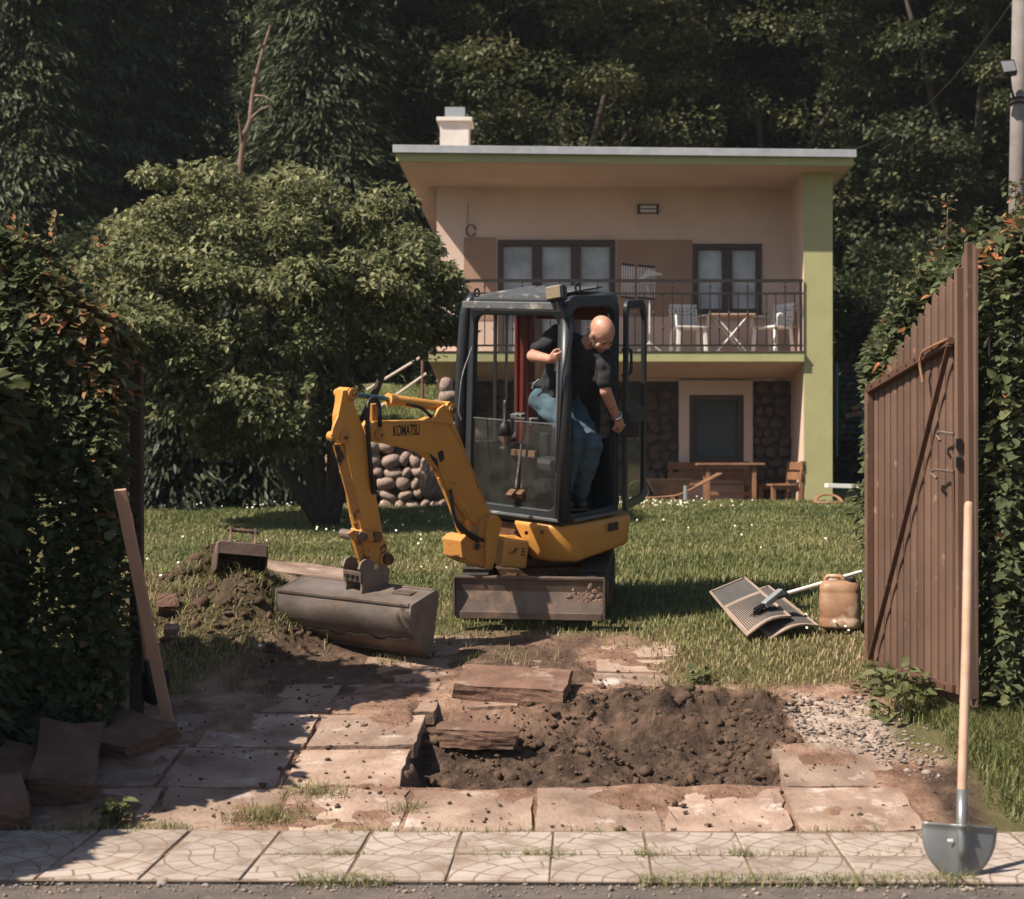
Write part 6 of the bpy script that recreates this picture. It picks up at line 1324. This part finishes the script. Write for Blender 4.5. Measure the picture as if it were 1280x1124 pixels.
def superell(w, d, z, n=28, e=.55): return [Vector((w / 2 * math.copysign(abs(math.cos(t)) ** e, math.cos(t)), d / 2 * math.copysign(abs(math.sin(t)) ** e, math.sin(t)), z)) for t in np.linspace(0, 6.283, n, endpoint=False)]
prf = [(.255, .19, 0), (.275, .205, .015), (.275, .205, .06), (.268, .20, .066), (.275, .205, .075), (.27, .2, .225), (.262, .195, .235), (.27, .2, .245), (.255, .19, .285), (.20, .14, .31)]
V = []; 
for w, d, z_ in prf: V += superell(w, d, z_)
nn = 28; MB().add(V, [(i * nn + k, i * nn + (k + 1) % nn, (i + 1) * nn + (k + 1) % nn, (i + 1) * nn + k) for i in range(len(prf) - 1) for k in range(nn)] + [tuple(range(nn))[::-1], tuple(range((len(prf) - 1) * nn, len(prf) * nn))]).build('body', M['can'], can, smooth=True)
MB().lathe([(.03, .0), (.034, .004), (.034, .034), (.028, .038)], 14, Matrix.Translation((.07, -.04, .29))).build('cap', M['black'], can)
MB().tube(arc_pts([(-.10, 0, .28), (-.09, 0, .335), (.01, 0, .335), (.03, 0, .30)], .04), .016, 8).build('handle', M['can'], can, smooth=True)
bar_ = MB().lathe([(.10, 0), (.115, .01), (.115, .14), (.12, .15), (.115, .16), (.115, .28), (.12, .29), (.115, .30), (.112, .43), (.10, .44)], 20).build('blue_barrel', mat('blue_plastic', (.025, .075, .12), .5, var=(.04, .09, .13)), None); bar_.location = (XP(1102, 10.25), 10.25, gh(XP(1102, 10.25), 10.25)); tag(bar_, 'narrow blue plastic barrel half hidden behind the open gate', 'barrel')
gbk = MB().lathe([(.07, 0), (.085, .12), (.095, .125), (.095, .145), (.085, .146), (.068, .02)], 18).build('grey_pail', mat('grey_plastic', (.11, .11, .115), .6), None); gbk.location = bar_.location + Vector((0, 0, .442)); tag(gbk, 'small grey pail on top of the blue barrel', 'pail')
# small trench bucket on the mound
tbk = empty('trench_bucket', P(298, 716, 10.0), (R(-8), R(6), R(18)), label='small rusty excavator bucket lying on the earth mound', cat='bucket')
M['old_bucket'] = mat('old_bucket', (.10, .062, .046), .75, .2, var=(.05, .034, .028), scale=6, dirt=(.24, .15, .105), dscale=5, damt=.52, bump=.4)
pf = [(-.13, .0), (-.15, .10), (-.13, .17), (-.02, .19), (.10, .17), (.17, .09), (.17, -.02)]
for x_ in (-.16, .15): MB().prism([(x_, y_, z_) for y_, z_ in pf], (.012, 0, 0)).build('side_plate', M['old_bucket'], tbk, .003)
V = [(x_, y_, z_) for x_ in (-.148, .15) for y_, z_ in pf[1:]]; k = len(pf) - 1; ob = MB().add(V, [(i, i + 1, k + i + 1, k + i) for i in range(k - 1)]).build('shell', M['old_bucket'], tbk); ob.modifiers.new('s', 'SOLIDIFY').thickness = .012
for x_ in (-.085, .075): MB().prism([(x_, -.10, .18), (x_, -.04, .29), (x_, .0, .30), (x_, .06, .26), (x_, .14, .14), (x_, .0, .19)], (.014, 0, 0)).build('ear', M['old_bucket'], tbk, .003)
MB().tube([(-.10, -.03, .272), (.105, -.03, .272)], .014, 10).build('pin', M['old_bucket'], tbk)
# ------------------------------------------------------------------ utility pole with floodlight and cable
uD = 18.0; up0 = Vector((XP(1268, uD), uD, gh(XP(1268, uD), uD)))
pole = empty('utility_pole', up0, label='grey concrete utility pole at the upper right edge', cat='pole'); M['concrete_pole'] = mat('concrete_pole', (.19, .165, .155), .9, var=(.13, .115, .108), scale=5, bump=.3)
MB().tube([(0, 0, -.3), P(1271, 240, uD) - up0, P(1275, -60, uD) - up0], [.11, .092, .08], 14).build('shaft', M['concrete_pole'], pole, smooth=True)
for py in (124, 130): q = P(1272, py, uD) - up0; MB().tube([q + Vector((.10 * math.cos(t), .10 * math.sin(t), 0)) for t in np.linspace(0, 6.283, 16, endpoint=False)], .012, 6, closed=True).build('band', M['iron'], pole)
fl = empty('floodlight', P(1262, 86, uD - .25), label='dark floodlight bracketed to the utility pole', cat='floodlight'); fo2 = fl.location
MB().prism([P(*q, uD - .3) - fo2 for q in ((1249, 75), (1268, 74), (1272, 90), (1254, 93))], (0.02, .10, -.02)).build('housing', M['iron'], fl, .008); MB().prism([P(*q, uD - .302) - fo2 for q in ((1251, 77), (1267, 76), (1270, 88), (1255, 90))], (0, -.006, 0)).build('glass', M['flashing'], fl)
MB().prism([P(*q, uD - .28) - fo2 for q in ((1241, 98), (1252, 91), (1262, 94), (1256, 98))], (0, .1, 0)).build('lower_head', M['iron'], fl, .004)
MB().tube([P(1262, 94, uD - .22) - fo2, P(1264, 112, uD - .15) - fo2, P(1268, 124, uD - .1) - fo2], .015, 7).build('bracket', M['iron'], fl)
c0, c1 = P(1066, 187, 22.0), P(1262, 8, 18.0); cb = MB().tube([c0.lerp(c1, t) - c0 - Vector((0, 0, .55 * 4 * t * (1 - t) * .55)) for t in np.linspace(0, 1, 24)], .011, 5).build('overhead_cable', M['iron'], None); cb.location = c0; tag(cb, 'thin dark cable sagging from the roof corner to the utility pole', 'cable')
# leafy weeds under the gate and in the pavement
def weed(label, x_, y_, h, nl, s, grp='leafy weeds by the driveway'):
    z_ = gh(x_, y_); t = empty('leafy_weed', (x_, y_, z_), label=label, cat='weed', group=grp); n = nl; a = rng.uniform(0, 6.28, n); r_ = h * .5 * rng.random(n) ** .6; pos = np.stack([np.cos(a) * r_, np.sin(a) * r_, h * rng.random(n)], 1); out = np.stack([np.cos(a), np.sin(a) - .5, .3 + 0 * a], 1)
    foliage('foliage', LEAF['tree'], t, pos, unit(out), s * rng.uniform(.7, 1.2, n), s * .8 * rng.uniform(.7, 1.1, n), rng.normal(.35, .15, n), .2, 'leaf', .5)
    for k in range(5): MB().tube([(0, 0, 0), tuple(pos[k])], [.004, .002], 5).build('stem', M['bark'], t)
weed('leafy weed with broad green leaves under the lower edge of the gate', 1.86, 8.35, .30, 90, .075); weed('low leafy weed at the foot of the gate hinge', 1.78, 8.85, .16, 40, .05); weed('small broad-leaved weed between rubble and pavement', -1.98, 6.86, .12, 36, .06); weed('small dark weed at the grass edge behind the pit', .82, 8.98, .09, 34, .055)
# ------------------------------------------------------------------ thin scattering volume added to lift the dark tones of the wood
hz = MB().span((-62, -26, -1.2), (62, 71.5, 28.5)).build('added_haze', None, None); tag(hz, 'thin scattering volume added to lift the dark tones of the wood', kind='stuff')
hm_ = bpy.data.materials.new('added_haze'); hm_.use_nodes = True; hn = hm_.node_tree; hn.nodes.clear(); h_o = hn.nodes.new('ShaderNodeOutputMaterial'); h_v = hn.nodes.new('ShaderNodeVolumePrincipled')
h_v.inputs['Color'].default_value = (.80, .88, .95, 1); h_v.inputs['Density'].default_value = .00034; hn.links.new(h_v.outputs[0], h_o.inputs['Volume']); hz.data.materials.append(hm_)
scene.cycles.volume_bounces = 0
